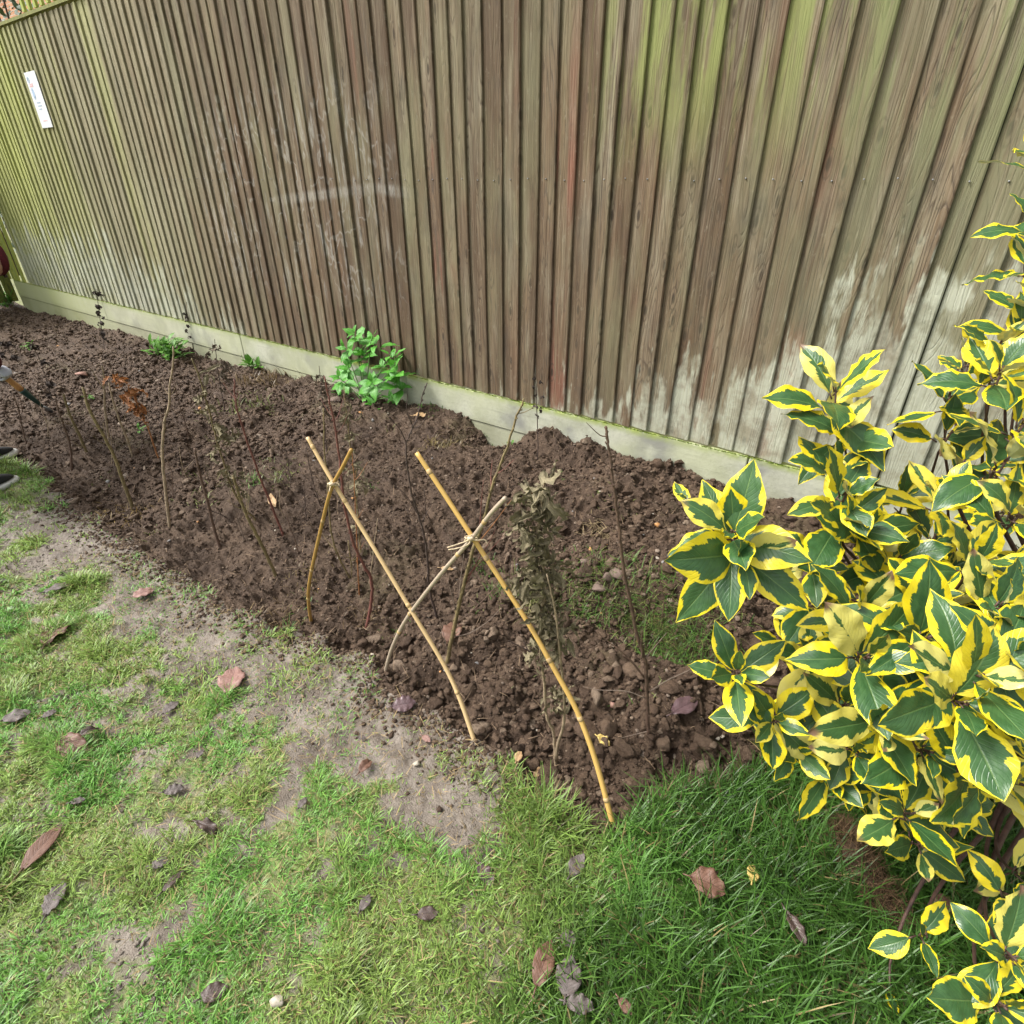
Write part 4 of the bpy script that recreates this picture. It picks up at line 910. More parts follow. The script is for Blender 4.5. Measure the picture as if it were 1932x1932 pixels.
def seedhead(uvs, heads, label, r=.0035):
    o = whip(uvs, r, r*.5, 'dark', label, (), 'dead plant', None, 'dead_seedhead', None, 0., False)
    rs = random.Random(8)
    for u, v, s in heads:
        mb = MB()
        _, (c,) = upright(uvs[-1], [(u, v)])
        c[1] = min(c[1], D-.035)
        for k in range(3):
            dv = np.array([rs.uniform(-1, 1), rs.uniform(-1, 1), rs.uniform(-.8, 1)])
            put_leaf(mb, c, dv, (rs.uniform(-1, 1), rs.uniform(-1, 1), 1), s, s*.4, rs, ns=6, nw=2, fold=.9, arch=rs.uniform(1, 3), wavy=.3, twist=rs.uniform(-1, 1))
        part(mb, 'seed_pod', M['seed'], o)
M['seed'] = mat_plain('black_seed_pod', (.045, .032, .026), .85, .4, 60)
seedhead([(1009, 705), (1012, 740), (1013, 780), (1015, 830), (1014, 870)], [(1009, 712, .018), (1018, 725, .020), (1005, 728, .018), (1013, 745, .018), (1022, 748, .016), (1010, 768, .022), (1018, 772, .022), (1012, 785, .018), (1014, 815, .012)], 'black dried seedhead stalk standing against the gravel board above the withered plant')
seedhead([(404, 562), (390, 568), (378, 590), (374, 610), (372, 640), (366, 665)], [(380, 585, .03), (374, 598, .03), (378, 608, .03), (372, 620, .03), (370, 632, .025), (382, 600, .025)], 'arching dark seedhead stalk beside the round green weed')
seedhead([(182, 545), (186, 580), (190, 610), (195, 640), (196, 660)], [(180, 550, .04), (186, 560, .045), (183, 575, .045), (190, 590, .045), (188, 608, .045), (196, 600, .03), (192, 625, .05), (196, 640, .05)], 'dried curled stalk standing at the far left part of the gravel board', .004)
seedhead([(58, 640), (75, 680), (88, 720), (100, 760)], [(62, 650, .05), (80, 690, .05), (92, 720, .05), (98, 745, .04)], 'dark drooping dead stalk between the trowel and the forked whip')
seedhead([(5, 640), (20, 665), (38, 690)], [(5, 645, .05), (15, 655, .05), (25, 670, .05), (10, 668, .05)], 'low rusty dead stalk at the left end of the bed')

# ------------------------------------------------------------------ green plants
def shootplant(root, tips, base, L, nl, mat, ratio=.36, stemr=.004, stemmat=None, lo=.1, hi=1.0, seed=4):
    rs = random.Random(seed); fo = MB(); stx = MB()
    for (c, ax) in tips:
        B = frame_from(ax); a0 = rs.random()*6
        for k in range(nl):
            t = k/max(1, nl-1); az = a0+(k//2)*1.57+(k % 2)*PI+rs.uniform(-.2, .2); el = hi+(lo-hi)*t+rs.uniform(-.15, .15)
            out = B[:, 0]*math.cos(az)+B[:, 1]*math.sin(az); d = out*math.cos(el)+B[:, 2]*math.sin(el)
            ll = L*(.45+.6*t)*rs.uniform(.85, 1.1); b0 = c-B[:, 2]*t*L*.55
            if b0[1]+d[1]*ll > D-.02: d[1] = (D-.02-b0[1])/ll
            put_leaf(fo, b0, d+np.array([0, 0, -.15*t]), B[:, 2]*math.cos(el)-out*math.sin(el)+np.array([0, 0, .2]), ll, ll*ratio*.5*rs.uniform(.9, 1.15), rs, petiole=.004, ns=8, nw=3, fold=rs.uniform(.1, .4), arch=rs.uniform(.1, 1.1), wavy=.10, peak=.38, pw=1.05, twist=rs.uniform(-.4, .4))
        pts = spline([base, base+(c-base)*.5+np.array([0, 0, .01]), c], 4); stx.tube(pts, [stemr*(1-.5*j/(len(pts)-1)) for j in range(len(pts))], 6)
    part(fo, 'foliage', mat, root); part(stx, 'stems', stemmat, root)
GS = mat_plain('green_stem', (.13, .24, .07), .6, .3, 50)
b = at_fence(690, 765, .12); b[2] = float(height(b[0], b[1]))
pl = empty('leafy_green_plant', b, 'bushy bright green plant with pointed leaf rosettes growing against the fence foot', 'plant')
rs = random.Random(21); tips = []
for u, v in ((668, 628), (690, 612), (650, 655), (700, 640), (680, 665), (718, 655), (735, 668), (655, 690), (695, 690), (722, 690), (742, 690), (640, 712), (668, 715), (700, 720), (728, 715), (748, 720), (690, 745), (716, 742), (735, 750), (638, 745), (660, 640), (705, 762), (740, 700), (676, 648)):
    c = at_fence(u, v, rs.uniform(.07, .20)); tips.append((c, (rs.uniform(-.3, .3), rs.uniform(-1.0, -.3), rs.uniform(.6, 1))))
shootplant(pl, [tips[i] for i in (0, 2, 3, 4, 6, 7, 9, 10, 11, 13, 15, 16, 18, 19, 21)], b, .118, 8, M['nettle'], .50, .004, GS)
def weed(u, v, w, h, n, L, label, off=.12, seed=1, cat='weed', mat='weed'):
    rs = random.Random(seed); b = ground(u, v); b[1] = min(b[1], D-.06); b[2] = float(height(b[0], b[1])); root = empty('green_weed', b, label, cat)
    fo = MB()
    for k in range(n):
        az = rs.random()*6.28; el = rs.uniform(.1, 1.35); d = np.array([math.cos(az)*math.cos(el), math.sin(az)*math.cos(el), math.sin(el)])
        o = b+np.array([rs.uniform(-w, w), rs.uniform(-w, w)*.5, rs.uniform(0, h)])
        o[1] = min(o[1], D-.05)
        ll = L*rs.uniform(.6, 1.15)
        if o[1]+d[1]*ll > D-.02: d[1] = -abs(d[1])
        put_leaf(fo, o, d, (0, 0, 1) if el < 1 else (rs.uniform(-1, 1), -1, .3), ll, ll*.17, rs, ns=7, nw=2, fold=.3, arch=rs.uniform(.3, 1.2), wavy=.08, peak=.6)
    part(fo, 'foliage', M[mat], root); return root
weed(318, 668, .13, .10, 120, .10, 'low round green weed by the gravel board left of the arching seedhead', seed=2)
weed(493, 695, .04, .03, 22, .085, 'small solitary green weed under the gravel board left of the leafy plant', seed=3)
weed(8, 578, .16, .14, 90, .12, 'bright green tuft at the far left corner of the bed', seed=4)
weed(1005, 822, .02, .004, 7, .035, 'tiny green seedling against the gravel board near the black seedhead', seed=5)
weed(797, 772, .02, .004, 6, .03, 'two tiny round leaved seedlings by the gravel board right of the leafy plant', seed=6)
weed(55, 660, .06, .05, 14, .07, 'sparse green weed between dead stalks at the left end of the bed', seed=7)
weed(170, 757, .03, .04, 9, .05, 'small green leaves around the foot of the pale knobbly whip', seed=8)
weed(265, 815, .02, .02, 8, .05, 'wisp of green beside the rust leaved seedling', seed=9)
# mossy stump of roots in the grass
b = ground(1625, 1650); tf = empty('root_clump', b, 'brown fibrous clump of dead roots lying in the long grass under the bush', 'root clump')
n = 3000; t = rng.random(n)*2-1; A = CLA; Bq = CLB; cc = (A+Bq)/2; ax_ = (Bq-A)/2
x = cc[0]+ax_[0]*t+rng.normal(size=n)*.014; y = cc[1]+ax_[1]*t+rng.normal(size=n)*.014
z = height(x, y)+np.abs(rng.normal(size=n))*.020*(1-.7*t*t)+.016
bl = blades(x, y, .012+.035*rng.random(n), np.full(n, .0012), np.clip(1.1+rng.normal(size=n)*.5, 0, 2.), rng.random(n)*2*PI, rng.normal(size=n)*.8, np.array([.12, .075, .04])*(.3+1.2*rng.random((n, 1))), z)
o = join_blades('root_fibres', [bl], M['fibre']); o.data.transform(Matrix.Translation(-Vector(b))); o.parent = tf
mb = MB(); pts = spline([A+[0, 0, .004], cc+[0, 0, .010], Bq+[0, 0, .004]], 5); mb.tube([q_+[0, 0, .012] for q_ in pts], [.010+.020*math.sin(PI*i/(len(pts)-1)) for i in range(len(pts))], 9, wob=.6); part(mb, 'soil_core', M['clod'], tf)

# ------------------------------------------------------------------ dead leaves, yellow leaves and stones
def mat_dead(name, a, b, rough=.55):
    return mat_softleaf(name, a, b, tuple(c*.6 for c in a), rough, 0)
DL = {'brown': mat_dead('brown_dead_leaf', (.10, .045, .028), (.17, .09, .06)), 'grey': mat_dead('grey_dead_leaf', (.075, .06, .055), (.13, .105, .095)), 'pink': mat_dead('pinkish_dead_leaf', (.20, .10, .085), (.29, .17, .14)),
      'dark': mat_dead('dark_dead_leaf', (.045, .028, .022), (.09, .06, .05), .4), 'tan': mat_dead('tan_dead_leaf', (.36, .22, .10), (.48, .32, .17)), 'yellow': mat_dead('yellow_dead_leaf', (.55, .38, .08), (.66, .50, .18)), 'violet': mat_dead('wet_purple_leaf', (.07, .04, .045), (.13, .08, .085), .3)}
def dead_leaf(u, v, px, ang, kind, label, ratio=.28, arch=.5, fold=.2, twist=.3, lift=.008, wavy=.15, seed=0):
    rs = random.Random(int(u*7+v)+seed); c = ground(u, v); d = np.linalg.norm(c-A_C)
    a = math.radians(ang); e0 = at_z(u-px*.5*math.cos(a), v+px*.5*math.sin(a), c[2]); e1 = at_z(u+px*.5*math.cos(a), v-px*.5*math.sin(a), c[2])
    dv = e1-e0; L = min(.16, np.linalg.norm(dv)); dv = dv/np.linalg.norm(dv)
    root_c = c+np.array([0, 0, lift]); o0 = root_c-dv*L*.5
    mb = MB(); put_leaf(mb, o0, dv+np.array([0, 0, arch*.18]), (rs.uniform(-.15, .15), rs.uniform(-.15, .15), 1), L, L*ratio, rs, ns=14, nw=5, fold=fold, arch=arch, wavy=wavy, twist=twist)
    V_ = np.array(mb.v)
    up_ = float(.006+.028*lushness(c[0], c[1])*(bed_d(c[0], c[1]) < 0)) if bed_d(c[0], c[1]) > -.01 or True else 0; V_[:, 2] += up_
    hz = height(V_[:, 0], V_[:, 1])+up_; V_[:, 2] = np.maximum(V_[:, 2], hz+.003+.3*np.maximum(0, V_[:, 2]-hz)); mb.v = [tuple(p) for p in V_]
    mb.tube([o0+dv*L*.06+[0, 0, up_+.001], o0+[0, 0, up_+.002], o0-dv*L*.18+[0, 0, up_+.003]], .0011, 5)
    o = mb.build('fallen_leaf', DL[kind], None, True, local=tuple(c)); o.location = tuple(c)
    sol = o.modifiers.new('s', 'SOLIDIFY'); sol.thickness = .0004
    return tag(o, label, 'leaf', 'fallen leaves on the lawn and bed')
DLS = [(104, 1197, 58, 60, 'brown', 'broad brown fallen leaf on bright grass, topmost near the left edge', dict(ratio=.36)), (438, 1288, 52, 80, 'pink', 'pinkish oval fallen leaf lying flat beside the bare mud', dict(ratio=.34)),
       (324, 1340, 40, 45, 'grey', 'grey flat fallen leaf left below the pinkish oval one', {}), (35, 1357, 60, 20, 'grey', 'grey brown leaf pair member at the left edge above the folded brown leaves', dict(ratio=.3)), (97, 1353, 34, 30, 'grey', 'small pale grey leaf right of the grey brown one at left edge', {}),
       (143, 1418, 62, -25, 'brown', 'smooth brown fallen leaf curled beside a darker rolled one', dict(arch=1.2, fold=.5, lift=.015)), (175, 1388, 50, 35, 'dark', 'dark rolled leaf touching the smooth brown curled one', dict(arch=1.8, fold=.9, lift=.015)),
       (331, 1497, 42, 15, 'grey', 'ridged grey leaf half sunk in grass in the left middle of the lawn', dict(wavy=.3)), (380, 1428, 22, 60, 'grey', 'tiny grey leaf scrap above the dark crumpled leaf', {}), (398, 1570, 46, -20, 'dark', 'dark crumpled leaf standing up from the grass', dict(arch=1.5, fold=.8, lift=.015, wavy=.4)),
       (84, 1605, 118, 52, 'brown', 'longest narrow brown leaf on the grass near the left edge', dict(ratio=.18, fold=.15, wavy=.06, arch=.3, lift=.012)), (108, 1700, 80, 65, 'grey', 'grey wrinkled leaf below the longest narrow one', dict(ratio=.24, wavy=.3)),
       (305, 1635, 38, 20, 'grey', 'flat grey leaf by the long grass tuft', dict(ratio=.35)), (330, 1668, 62, 48, 'dark', 'narrow dark leaf sunk into the long grass tuft', dict(ratio=.16)), (408, 1878, 66, 28, 'dark', 'dark grey curled leaf near the bottom edge', dict(ratio=.3, arch=1.)),
       (151, 1517, 32, 20, 'grey', 'faint grey leaf above right of the longest narrow leaf', {}), (572, 1521, 28, 60, 'grey', 'small grey leaf on mud and grass in the middle of the lawn', {}), (272, 1124, 46, 25, 'pink', 'pinkish grey leaf near the muddy path beyond', dict(ratio=.3)), (115, 1112, 66, 22, 'grey', 'long grey leaf on far grass at left', dict(ratio=.2)),
       (4, 1102, 26, 10, 'grey', 'grey leaf cut by the left picture edge', {}), (692, 1450, 40, 50, 'brown', 'small curled brown leaf on the mud below the bed', dict(arch=1.2, fold=.5)), (763, 1336, 48, 10, 'violet', 'wet dark red leaf pressed on the edge of the soil', dict(ratio=.36)), (805, 1400, 20, -30, 'pink', 'small pinkish orange leaf scrap by the tuft at the cane foot', {}),
       (918, 1657, 52, -50, 'violet', 'purplish twisted leaf on a bare patch of lawn', dict(ratio=.26, arch=.8, wavy=.3)), (691, 1709, 40, 60, 'grey', 'grey brown narrow leaf with a long stalk in the lower lawn', {}), (808, 1731, 44, 10, 'dark', 'flattened dark leaf between grass blades, lower middle', {}), (1086, 1643, 52, 60, 'grey', 'grey brown leaf fragment in the grass beneath the longest cane', dict(ratio=.28)),
       (1026, 1830, 100, 72, 'brown', 'large torn brown leaf beside the round grey one at the bottom', dict(ratio=.24, fold=.3)), (1072, 1787, 34, 0, 'grey', 'small round grey leaf above the large round grey one', dict(ratio=.42)), (1072, 1858, 82, 80, 'grey', 'large round dark grey leaf touching the torn brown one', dict(ratio=.36, fold=.08)), (1092, 1912, 58, -10, 'grey', 'crinkled grey leaf at the very bottom beside the round one', dict(wavy=.35)),
       (1176, 1918, 44, -50, 'brown', 'brown leaf cut by the bottom picture edge', {}), (1328, 1693, 74, -18, 'brown', 'large glossy reddish brown leaf folded on the grass right of centre', dict(ratio=.42, fold=.45, arch=.6, lift=.02)), (1485, 1782, 78, -60, 'dark', 'pointed dark brown leaf standing in the long grass', dict(ratio=.26, fold=.7, lift=.03)),
       (1413, 1669, 34, 80, 'yellow', 'small yellow leaf in the long grass', dict(ratio=.34)), (1138, 1405, 30, -35, 'yellow', 'ragged yellow leaf on soil right of the longest cane', dict(ratio=.26, wavy=.4)), (978, 1434, 24, 70, 'tan', 'small tan leaf at the soil edge below the cane crossing', {}), (1014, 1465, 22, 40, 'tan', 'curled tan leaf at the grass tip by the soil edge', {}),
       (1292, 1338, 60, 30, 'violet', 'dark purplish leaf on soil left of the bush', dict(ratio=.25)), (1768, 1728, 40, 70, 'brown', 'brown leaf hidden in shade beneath the bush', dict(ratio=.36)), (855, 1200, 46, 65, 'brown', 'reddish brown leaf behind the tallest sapling foot', dict(ratio=.32, lift=.015)), (795, 788, 30, 5, 'tan', 'tan curled leaf under the gravel board right of the leafy plant', dict(arch=1.3)),
       (845, 1078, 28, 0, 'tan', 'tan twist of bark on soil between the crossed canes', dict(ratio=.16, arch=1.)), (515, 952, 18, -60, 'tan', 'pale leaf hanging low beside the red whip', dict(ratio=.2)), (684, 1398, 16, 0, 'grey', 'tiny dark scrap on the mud near the left long cane foot', {})]
for u, v, px, an, kd, lb, kw in DLS: dead_leaf(u, v, px, an, kd, lb, **kw)
ST = {'pale': mat_plain('pale_flint', (.46, .41, .33), .6, .3, 60), 'grey': mat_plain('grey_pebble', (.26, .25, .24), .55, .3, 60), 'pink': mat_plain('pink_brick_chip', (.32, .18, .14), .8, .3, 60), 'dark': mat_plain('dark_pebble', (.06, .065, .075), .35, .3, 60), 'orange': mat_plain('orange_flint', (.50, .25, .09), .6, .3, 60), 'brown': mat_plain('brown_stone', (.17, .12, .095), .85, .4, 50)}
SM = {}
def stone(u, v, px, kind, label, group='stones and chips in the soil', flat=.6):
    c = ground(u, v); s = px*.5*((c-A_C)@A_F)/FD
    key = (kind, (int(u+v)) % 3)
    if key not in SM:
        vv, ff = lumps(I2, F2, 1, np.zeros((1, 3)), np.array([1.]), .6, 3); SM[key] = np_mesh('stone', vv, tris=ff); SM[key].materials.append(ST[kind])
    o = bpy.data.objects.new('stone', SM[key]); COL.objects.link(o); o.location = (c[0], c[1], c[2]+s*.35); o.scale = (s, s*.85, s*flat*1.3); o.rotation_euler = (0, 0, u)
    return tag(o, label, 'stone', group)
stone(786, 1443, 17, 'pale', 'rounded cream stone on the muddy grass left of the bed edge'); stone(528, 1892, 30, 'pale', 'rough pale stone in the grass at the bottom'); stone(1156, 1332, 16, 'pink', 'round pinkish stone right of the longest cane')
stone(1243, 1047, 9, 'pale', 'round grey white pebble, topmost of the pebbles left of the bush'); stone(1252, 1063, 10, 'grey', 'oval grey pebble below the round white one'); stone(1262, 1052, 12, 'dark', 'blue black pebble left of the bush'); stone(1174, 1009, 9, 'pale', 'bright white chip above the straw tuft')
stone(1241, 992, 12, 'orange', 'orange pebble right of the dark red whip'); stone(1165, 983, 20, 'pink', 'flat purplish stone on the soil mound left of the dark red whip'); stone(1162, 1075, 40, 'brown', 'largest grey brown stone on the bed'); stone(1148, 1098, 26, 'brown', 'reddish stone touching the largest grey brown one', flat=.8); stone(1133, 1108, 28, 'brown', 'angular brown stone below the largest one')
stone(1100, 1062, 20, 'brown', 'rounded brown stone left of the largest one'); stone(1092, 1036, 14, 'brown', 'small dark stone left of the straw tuft'); stone(1114, 1038, 9, 'orange', 'small orange chip beside the straw tuft'); stone(630, 760, 26, 'brown', 'purplish brown stone behind the top of the left canes'); stone(160, 712, 16, 'pink', 'pink stone by the feet of the leftmost whips')
stone(701, 1235, 8, 'pale', 'cream pebble in soil left of the grey cane foot'); stone(680, 780, 8, 'orange', 'orange brick chip under the leafy green plant'); stone(1353, 1393, 8, 'pale', 'round white pebble below the bush, left one'); stone(1362, 1390, 10, 'pale', 'white pebble below the bush, right one'); stone(1345, 1545, 8, 'pale', 'white pebble at the grass edge below the soil')
stone(1282, 1068, 12, 'brown', 'dull brown pebble right of the blue black one'); stone(920, 1380, 10, 'brown', 'dull stone at the left long cane foot')
rs = random.Random(77)
chips = [(rs.uniform(20, 1300), rs.uniform(640, 1400)) for _ in range(150)]
for u, v in chips:
    p = at_z(u, v, .05)
    if bed_d(p[0], p[1]) < .05 or p[1] > D-.05: continue
    stone(u, v, rs.choice((4, 5, 6, 7)), rs.choice(('pale', 'pale', 'orange', 'grey', 'brown')), 'small flint chip scattered in the dug soil', 'small flint chips scattered over the bed')

# ------------------------------------------------------------------ plant label strip on the fence
SX0, SX1 = -6.02, -5.825
sg = empty('plastic_sign', (-5.93, D-.018, 1.75), 'narrow white upright plastic sign with faint markings fixed to the far left boards', 'sign')
mb = MB(); mb.box((SX0, D-.0225, 1.585), (SX1, D-.0185, 1.925)); part(mb, 'panel', mat_plain('white_plastic', (.78, .80, .84), .35, .03, 20, bump=0), sg, False)
def sgpart(mat, boxes, nm):
    mb = MB()
    for x0, x1, z0, z1 in boxes: mb.box((x0, D-.0236, z0), (x1, D-.0227, z1))
    part(mb, nm, mat, sg, False)
pb = mat_plain('pale_blue_print', (.40, .52, .70), .5, .1, bump=0); pp = mat_plain('pink_print', (.80, .45, .48), .5, .1, bump=0); pg = mat_plain('blue_grey_print', (.40, .48, .60), .5, .1, bump=0); dk = mat_plain('dark_print', (.20, .22, .35), .5, .1, bump=0)
def disc(mat, cx_, cz_, rx, rz, nm):
    mb = MB(); n = 20; v = [(cx_+rx*math.cos(2*PI*k/n), D-.0236, cz_+rz*math.sin(2*PI*k/n)) for k in range(n)]+[(cx_+rx*math.cos(2*PI*k/n), D-.0227, cz_+rz*math.sin(2*PI*k/n)) for k in range(n)]
    mb.add(v, [tuple(range(n)), tuple(range(n, 2*n))[::-1]]+[(k, n+k, n+(k+1) % n, (k+1) % n) for k in range(n)]); part(mb, nm, mat, sg, False)
disc(pg, -5.981, 1.880, .020, .020, 'round_emblem'); disc(pb, -5.966, 1.796, .021, .036, 'blue_emblem')
sgpart(dk, [(-5.990, -5.983, 1.872, 1.892), (-5.980, -5.970, 1.815, 1.821), (-5.968, -5.956, 1.770, 1.778)], 'dark_marks'); sgpart(pp, [(-5.995, -5.93, 1.838, 1.846), (-5.985, -5.925, 1.850, 1.856)], 'pink_lettering')
sgpart(pg, [(-5.965, -5.90, 1.737, 1.744), (-5.962, -5.89, 1.717, 1.724), (-5.958, -5.91, 1.697, 1.704)], 'text_lines'); sgpart(pp, [(-5.955, -5.885, 1.626, 1.631)], 'bottom_line')

# ------------------------------------------------------------------ hedge beyond the corner
hd = empty('ivy_shrub', (-10, 3.6, 0), 'dark ivy growing beyond the fence at the top left corner', 'shrub'); rs = random.Random(31); fo = MB(); stx = MB()
for k in range(3600):
    c = np.array([rs.uniform(-13, -8.4), rs.uniform(2.9, 4.4), rs.uniform(.2, 4.2)])
    dv = (rs.uniform(-1, 1), rs.uniform(-1, .3), rs.uniform(-1, .5)); put_leaf(fo, c, dv, (rs.uniform(-.5, .5), -1, 1), rs.uniform(.06, .12), rs.uniform(.02, .035), rs, ns=4, nw=1)
for k in range(16):
    x0 = rs.uniform(-12.5, -8.7); y0 = rs.uniform(3.1, 3.9); stx.tube(spline([(x0, y0, 0), (x0+rs.uniform(-.3, .3), y0, 1.5), (x0+rs.uniform(-.5, .5), y0, 3.2)], 4), [.02-.0015*j for j in range(9)], 6)
part(fo, 'foliage', M['beyond_leaf'], hd); part(stx, 'stems', BARK['dark'], hd)

# ------------------------------------------------------------------ the person at the far left: shoes, gloved hand and sleeve reach into the picture
def skinned(name, nodes_, edges, mat, parent, sub=2, local=(0, 0, 0)):
    me = bpy.data.meshes.new(name); me.from_pydata([tuple(np.array(p[:3])-np.array(local)) for p in nodes_], edges, []); me.materials.append(mat)
    o = bpy.data.objects.new(name, me); COL.objects.link(o); o.parent = parent
    o.modifiers.new('skin', 'SKIN').use_smooth_shade = True
    me.skin_vertices if hasattr(me, 'skin_vertices') and len(me.skin_vertices) else None
    if not len(me.skin_vertices):
        bm = bmesh.new(); bm.from_mesh(me); bm.verts.layers.skin.verify(); bm.to_mesh(me); bm.free()
    for i, p in enumerate(nodes_):
        sv = me.skin_vertices[0].data[i]; r = p[3]; sv.radius = (r, p[4] if len(p) > 4 else r)
    me.skin_vertices[0].data[0].use_root = True
    m = o.modifiers.new('sub', 'SUBSURF'); m.levels = sub; m.render_levels = sub
    return o
toe1 = ground(34, 866); toe2 = ground(30, 905); tdir = at_z(35, 862)-at_z(0, 878); tdir[2] = 0; tdir /= np.linalg.norm(tdir); sdir2 = np.array([-tdir[1], tdir[0], 0])
G0 = (toe1+toe2)/2-tdir*.25; G0[2] = 0
SH = A_C+ray(-70, 500)*((.92-H)/ray(-70, 500)[2]); HD = A_C+ray(3, 706)*((.30-H)/ray(3, 706)[2])
if np.linalg.norm(SH-HD) > .62:      # keep the arm its real length
    r_ = ray(3, 706); best = min((abs(np.linalg.norm(A_C+r_*k-SH)-.60), k) for k in np.linspace(3.2, 4.8, 200)/FD); HD = A_C+r_*best[1]
HIP = G0-tdir*.16+np.array([0, 0, .80]); up3 = SH-HIP; up3 /= np.linalg.norm(up3); lat = np.cross(up3, [0, 0, 1.]); lat /= np.linalg.norm(lat)
print('person: torso', np.linalg.norm(SH-HIP), 'arm', np.linalg.norm(SH-HD), SH, HD, HIP)
inner = np.cross(tdir, [0, 0, 1.])                     # person's right side
per = empty('person', (G0[0], G0[1], 0), 'person with dark red sleeve, pale glove and black shoes bending over the bed', 'person')
LOC = (G0[0], G0[1], 0)
skin = mat_plain('skin', (.50, .30, .22), .5, .1, 40); red = mat_plain('dark_red_knit', (.10, .012, .018), .9, .3, 120); trou = mat_plain('dark_trousers', (.025, .028, .04), .9, .3, 120)
NK = HIP+(SH-HIP)*1.0-tdir*.02; CH = HIP+(NK-HIP)*.72
sR = SH; sL = SH-lat*.34 if (SH-lat*.34)@A_R < SH@A_R else SH+lat*.34
NK = (sR+sL)/2+up3*.04; CH = HIP+(NK-HIP)*.7; WA = HIP+(NK-HIP)*.33
hd0 = NK+up3*.08+np.array([0, 0, -.01]); hd1 = hd0+up3*.10+np.array([0, 0, -.05]); hd2 = hd1+up3*.07
elR = (sR+HD)/2-tdir*.05-A_R*.03+np.array([0, 0, .0]); wrR = elR+(HD-elR)*.82
hL = HD-tdir*.15-A_R*.18+np.array([0, 0, .05]); elL = (sL+hL)/2-tdir*.06; 
an1 = toe1-tdir*.20+np.array([0, 0, .09]); an2 = toe2-tdir*.20+np.array([0, 0, .09])
hp1 = HIP+(np.array([0, 0, 0])+(an1-an2)*.28); hp2 = HIP-(an1-an2)*.28
kn1 = (an1+hp1)/2+tdir*.07; kn2 = (an2+hp2)/2+tdir*.07
body_n = [(*HIP, .12, .10), (*WA, .11, .09), (*CH, .13, .10), (*NK, .06), (*hd0, .05), (*hd1, .085, .095), (*hd2, .07, .075), (*sR, .055), (*elR, .042), (*wrR, .028), (*sL, .055), (*elL, .042), (*hL, .028), (*hp1, .085), (*kn1, .058), (*an1, .04), (*hp2, .085), (*kn2, .058), (*an2, .04)]
body_e = [(0, 1), (1, 2), (2, 3), (3, 4), (4, 5), (5, 6), (2, 7), (7, 8), (8, 9), (2, 10), (10, 11), (11, 12), (0, 13), (13, 14), (14, 15), (0, 16), (16, 17), (17, 18)]
skinned('body', body_n, body_e, skin, per, 2, LOC)
gr_ = lambda i, k: (*body_n[i][:3], *[q_*k for q_ in body_n[i][3:]])
skinned('jumper', [gr_(1, 1.22), gr_(2, 1.2), gr_(3, 1.25), gr_(7, 1.45), gr_(8, 1.4), gr_(9, 1.4), gr_(10, 1.45), gr_(11, 1.4), gr_(12, 1.35), gr_(0, 1.2)], [(0, 1), (1, 2), (1, 3), (3, 4), (4, 5), (1, 6), (6, 7), (7, 8), (0, 9)], red, per, 2, LOC)
skinned('trousers', [gr_(0, 1.15), gr_(13, 1.2), gr_(14, 1.3), gr_(15, 1.5), gr_(16, 1.2), gr_(17, 1.3), gr_(18, 1.5)], [(0, 1), (1, 2), (2, 3), (0, 4), (4, 5), (5, 6)], trou, per, 2, LOC)
ha = skinned('knitted_hat', [(*(hd1+np.array([0, 0, .015])), .112, .112), (*(hd2+up3*.01), .10, .10)], [(0, 1)], red, per, 2, LOC)
fdn = np.cross(lat, up3); fdn = fdn if fdn[2] < 0 else -fdn          # face looks down at the work
mb = MB(); mb.tube([hd1+fdn*.075+up3*.01, hd1+fdn*.105-up3*.012, hd1+fdn*.085-up3*.02], [.008, .013, .006], 8); part(mb, 'nose', skin, per)
for s_ in (-1, 1):
    mb = MB(); c = hd1+fdn*.078+up3*.025+lat*s_*.032; mb.tube([c-fdn*.004, c+fdn*.004, c+fdn*.008], [.008, .009, .003], 8); part(mb, 'eye', mat_plain('dark_eye', (.05, .03, .02), .2, .1), per)
    mb = MB(); c = hd1+lat*s_*.06-A_R*.03; mb.tube([c-up3*.02, c, c+up3*.025], [.008, .016, .012], 8); part(mb, 'ear', skin, per)
mb = MB(); c = hd1+fdn*.085-up3*.045; mb.tube([c-lat*.022, c+fdn*.004, c+lat*.022], [.002, .006, .002], 8); part(mb, 'mouth', mat_plain('lips', (.4, .14, .12), .5, .1), per)
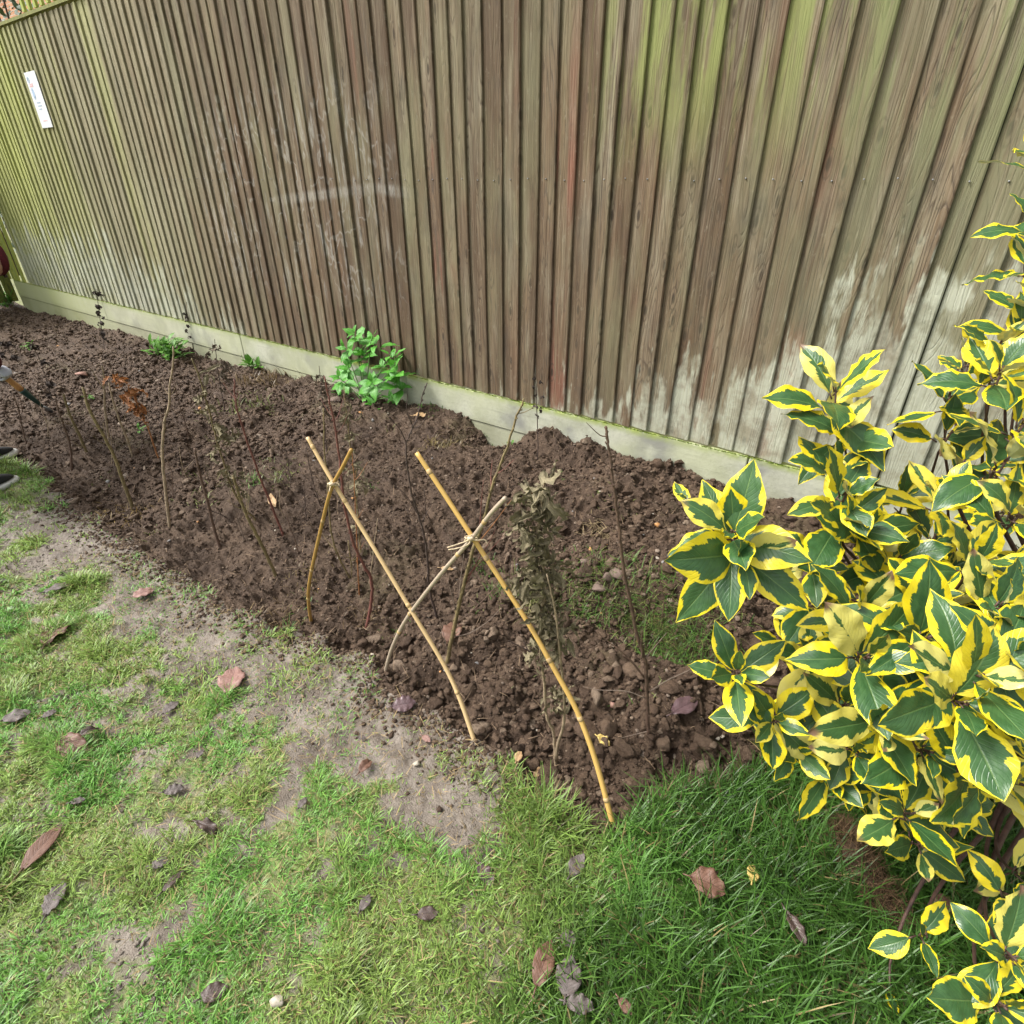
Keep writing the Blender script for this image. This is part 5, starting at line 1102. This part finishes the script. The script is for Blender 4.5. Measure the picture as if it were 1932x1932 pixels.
# shoes
blk = mat_plain('black_shoe_mesh', (.018, .018, .02), .8, .4, 200); wht = mat_plain('white_sole', (.70, .70, .68), .6, .1, 40)
for tc in (toe1, toe2):
    side = np.cross([0, 0, 1.], tdir); z0 = max(0., float(height(tc[0], tc[1]))-.0)
    def shoe(z_a, z_b, grow, top):
        v = []; n = 14; prof = [(0, .028), (.04, .036), (.10, .036), (.16, .042), (.21, .044), (.25, .036), (.275, .018)]
        out = [(x_-.0, w_) for x_, w_ in prof]+[(x_, -w_) for x_, w_ in prof[::-1]]
        lv = [(z_a, 1+grow), ((z_a+z_b)/2, 1+grow*1.1), (z_b, 1.)] if not top else [(z_a, 1.), (z_a+.02, .98), (z_b, .72)]
        for li, (zz, k) in enumerate(lv):
            for x_, w_ in out:
                zt = zz if not top else z_a+(zz-z_a)*(1. if x_ < .10 else (1.-(x_-.10)/.175*.62))
                p = tc+tdir*((x_-.1375)*k+.1375-.275)+side*w_*k; v.append((p[0], p[1], z0+zt))
        m = len(out); f = [(a*m+i, a*m+(i+1) % m, (a+1)*m+(i+1) % m, (a+1)*m+i) for a in range(len(lv)-1) for i in range(m)]+[tuple(range(m))[::-1], tuple((len(lv)-1)*m+i for i in range(m))]
        return v, f
    mb = MB(); mb.add(*shoe(.0, .024, .06, False)); o1 = part(mb, 'shoe_sole', wht, per)
    mb = MB(); mb.add(*shoe(.025, .10, 0, True)); o2 = part(mb, 'shoe', blk, per); o2.modifiers.new('s', 'SUBSURF').render_levels = 2
# gloved hand closed round the handle
TIP = ground(96, 779); GA = HD.copy(); hv = TIP-GA; hv /= np.linalg.norm(hv)
glove = mat_plain('pale_grey_glove', (.50, .52, .60), .8, .12, 90)
B = frame_from(hv); pal = GA-hv*.02
sx_ = wrR-pal; sx_ -= hv*(sx_@hv); sx_ /= np.linalg.norm(sx_); sy_ = np.cross(hv, sx_)
nodes_g = [(*(pal+sx_*.035), .032, .022), (*(pal+sx_*.075), .030), (*(wrR+(pal-wrR)*.1), .036)]; edges_g = [(0, 1), (1, 2)]
for k in range(4):
    o_ = hv*(.036-.024*k); i0 = len(nodes_g); fl = (.92, 1., .96, .82)[k]
    for a_, r_2 in ((.3, .030), (1.1, .030), (2.0, .028), (3.0, .026)):
        p = pal+o_+(sx_*math.cos(a_)+sy_*math.sin(a_))*r_2*fl; nodes_g.append((*p, .0115-.0008*a_))
    edges_g += [(0, i0), (i0, i0+1), (i0+1, i0+2), (i0+2, i0+3)]
i0 = len(nodes_g)
for a_, h_ in ((-.5, .035), (-1.2, .045), (-2.0, .05)):
    p = pal+hv*h_+(sx_*math.cos(a_)+sy_*math.sin(a_))*.030; nodes_g.append((*p, .0125))
edges_g += [(0, i0), (i0, i0+1), (i0+1, i0+2)]
skinned('glove', nodes_g, edges_g, glove, per, 2, LOC)
tr_ = empty('hand_trowel', TIP, 'hand trowel with wooden handle and dark green shaft held by the gloved hand', 'trowel')
mb = MB(); a0 = GA-hv*.07; Lh = np.linalg.norm(TIP-a0); P_ = lambda t: a0+(TIP-a0)*t
mb.tube([P_(0), P_(.02), P_(.1), P_(.3), P_(.44), P_(.5)], [.008, .014, .017, .015, .018, .016], 12); part(mb, 'wooden_handle', mat_timber('varnished_handle', (.42, .20, .07), (.55, .30, .12), (30, 30, 5), .4), tr_)
mb = MB(); mb.tube([P_(.5), P_(.52), P_(.7), P_(.86)], [.018, .019, .014, .008], 12); part(mb, 'green_shaft', mat_plain('dark_green_paint', (.012, .05, .045), .3, .2, 30), tr_)
bl_ = []; side = np.cross(hv, [0, 0, 1.]); side /= np.linalg.norm(side); nn_ = np.cross(side, hv)
for t_, w_ in ((.84, .008), (.88, .026), (.94, .03), (1.0, .026), (1.05, .006)):
    for j in (-1, -.5, 0, .5, 1): bl_.append(P_(t_)+side*w_*j+nn_*(.012*j*j*w_/.03))
fb = [(i*5+j, i*5+j+1, (i+1)*5+j+1, (i+1)*5+j) for i in range(4) for j in range(4)]
mb = MB(); mb.add(bl_, fb); o = part(mb, 'blade', mat_plain('worn_steel', (.35, .36, .36), .4, .3, 40, .8), tr_); o.modifiers.new('s', 'SOLIDIFY').thickness = .002
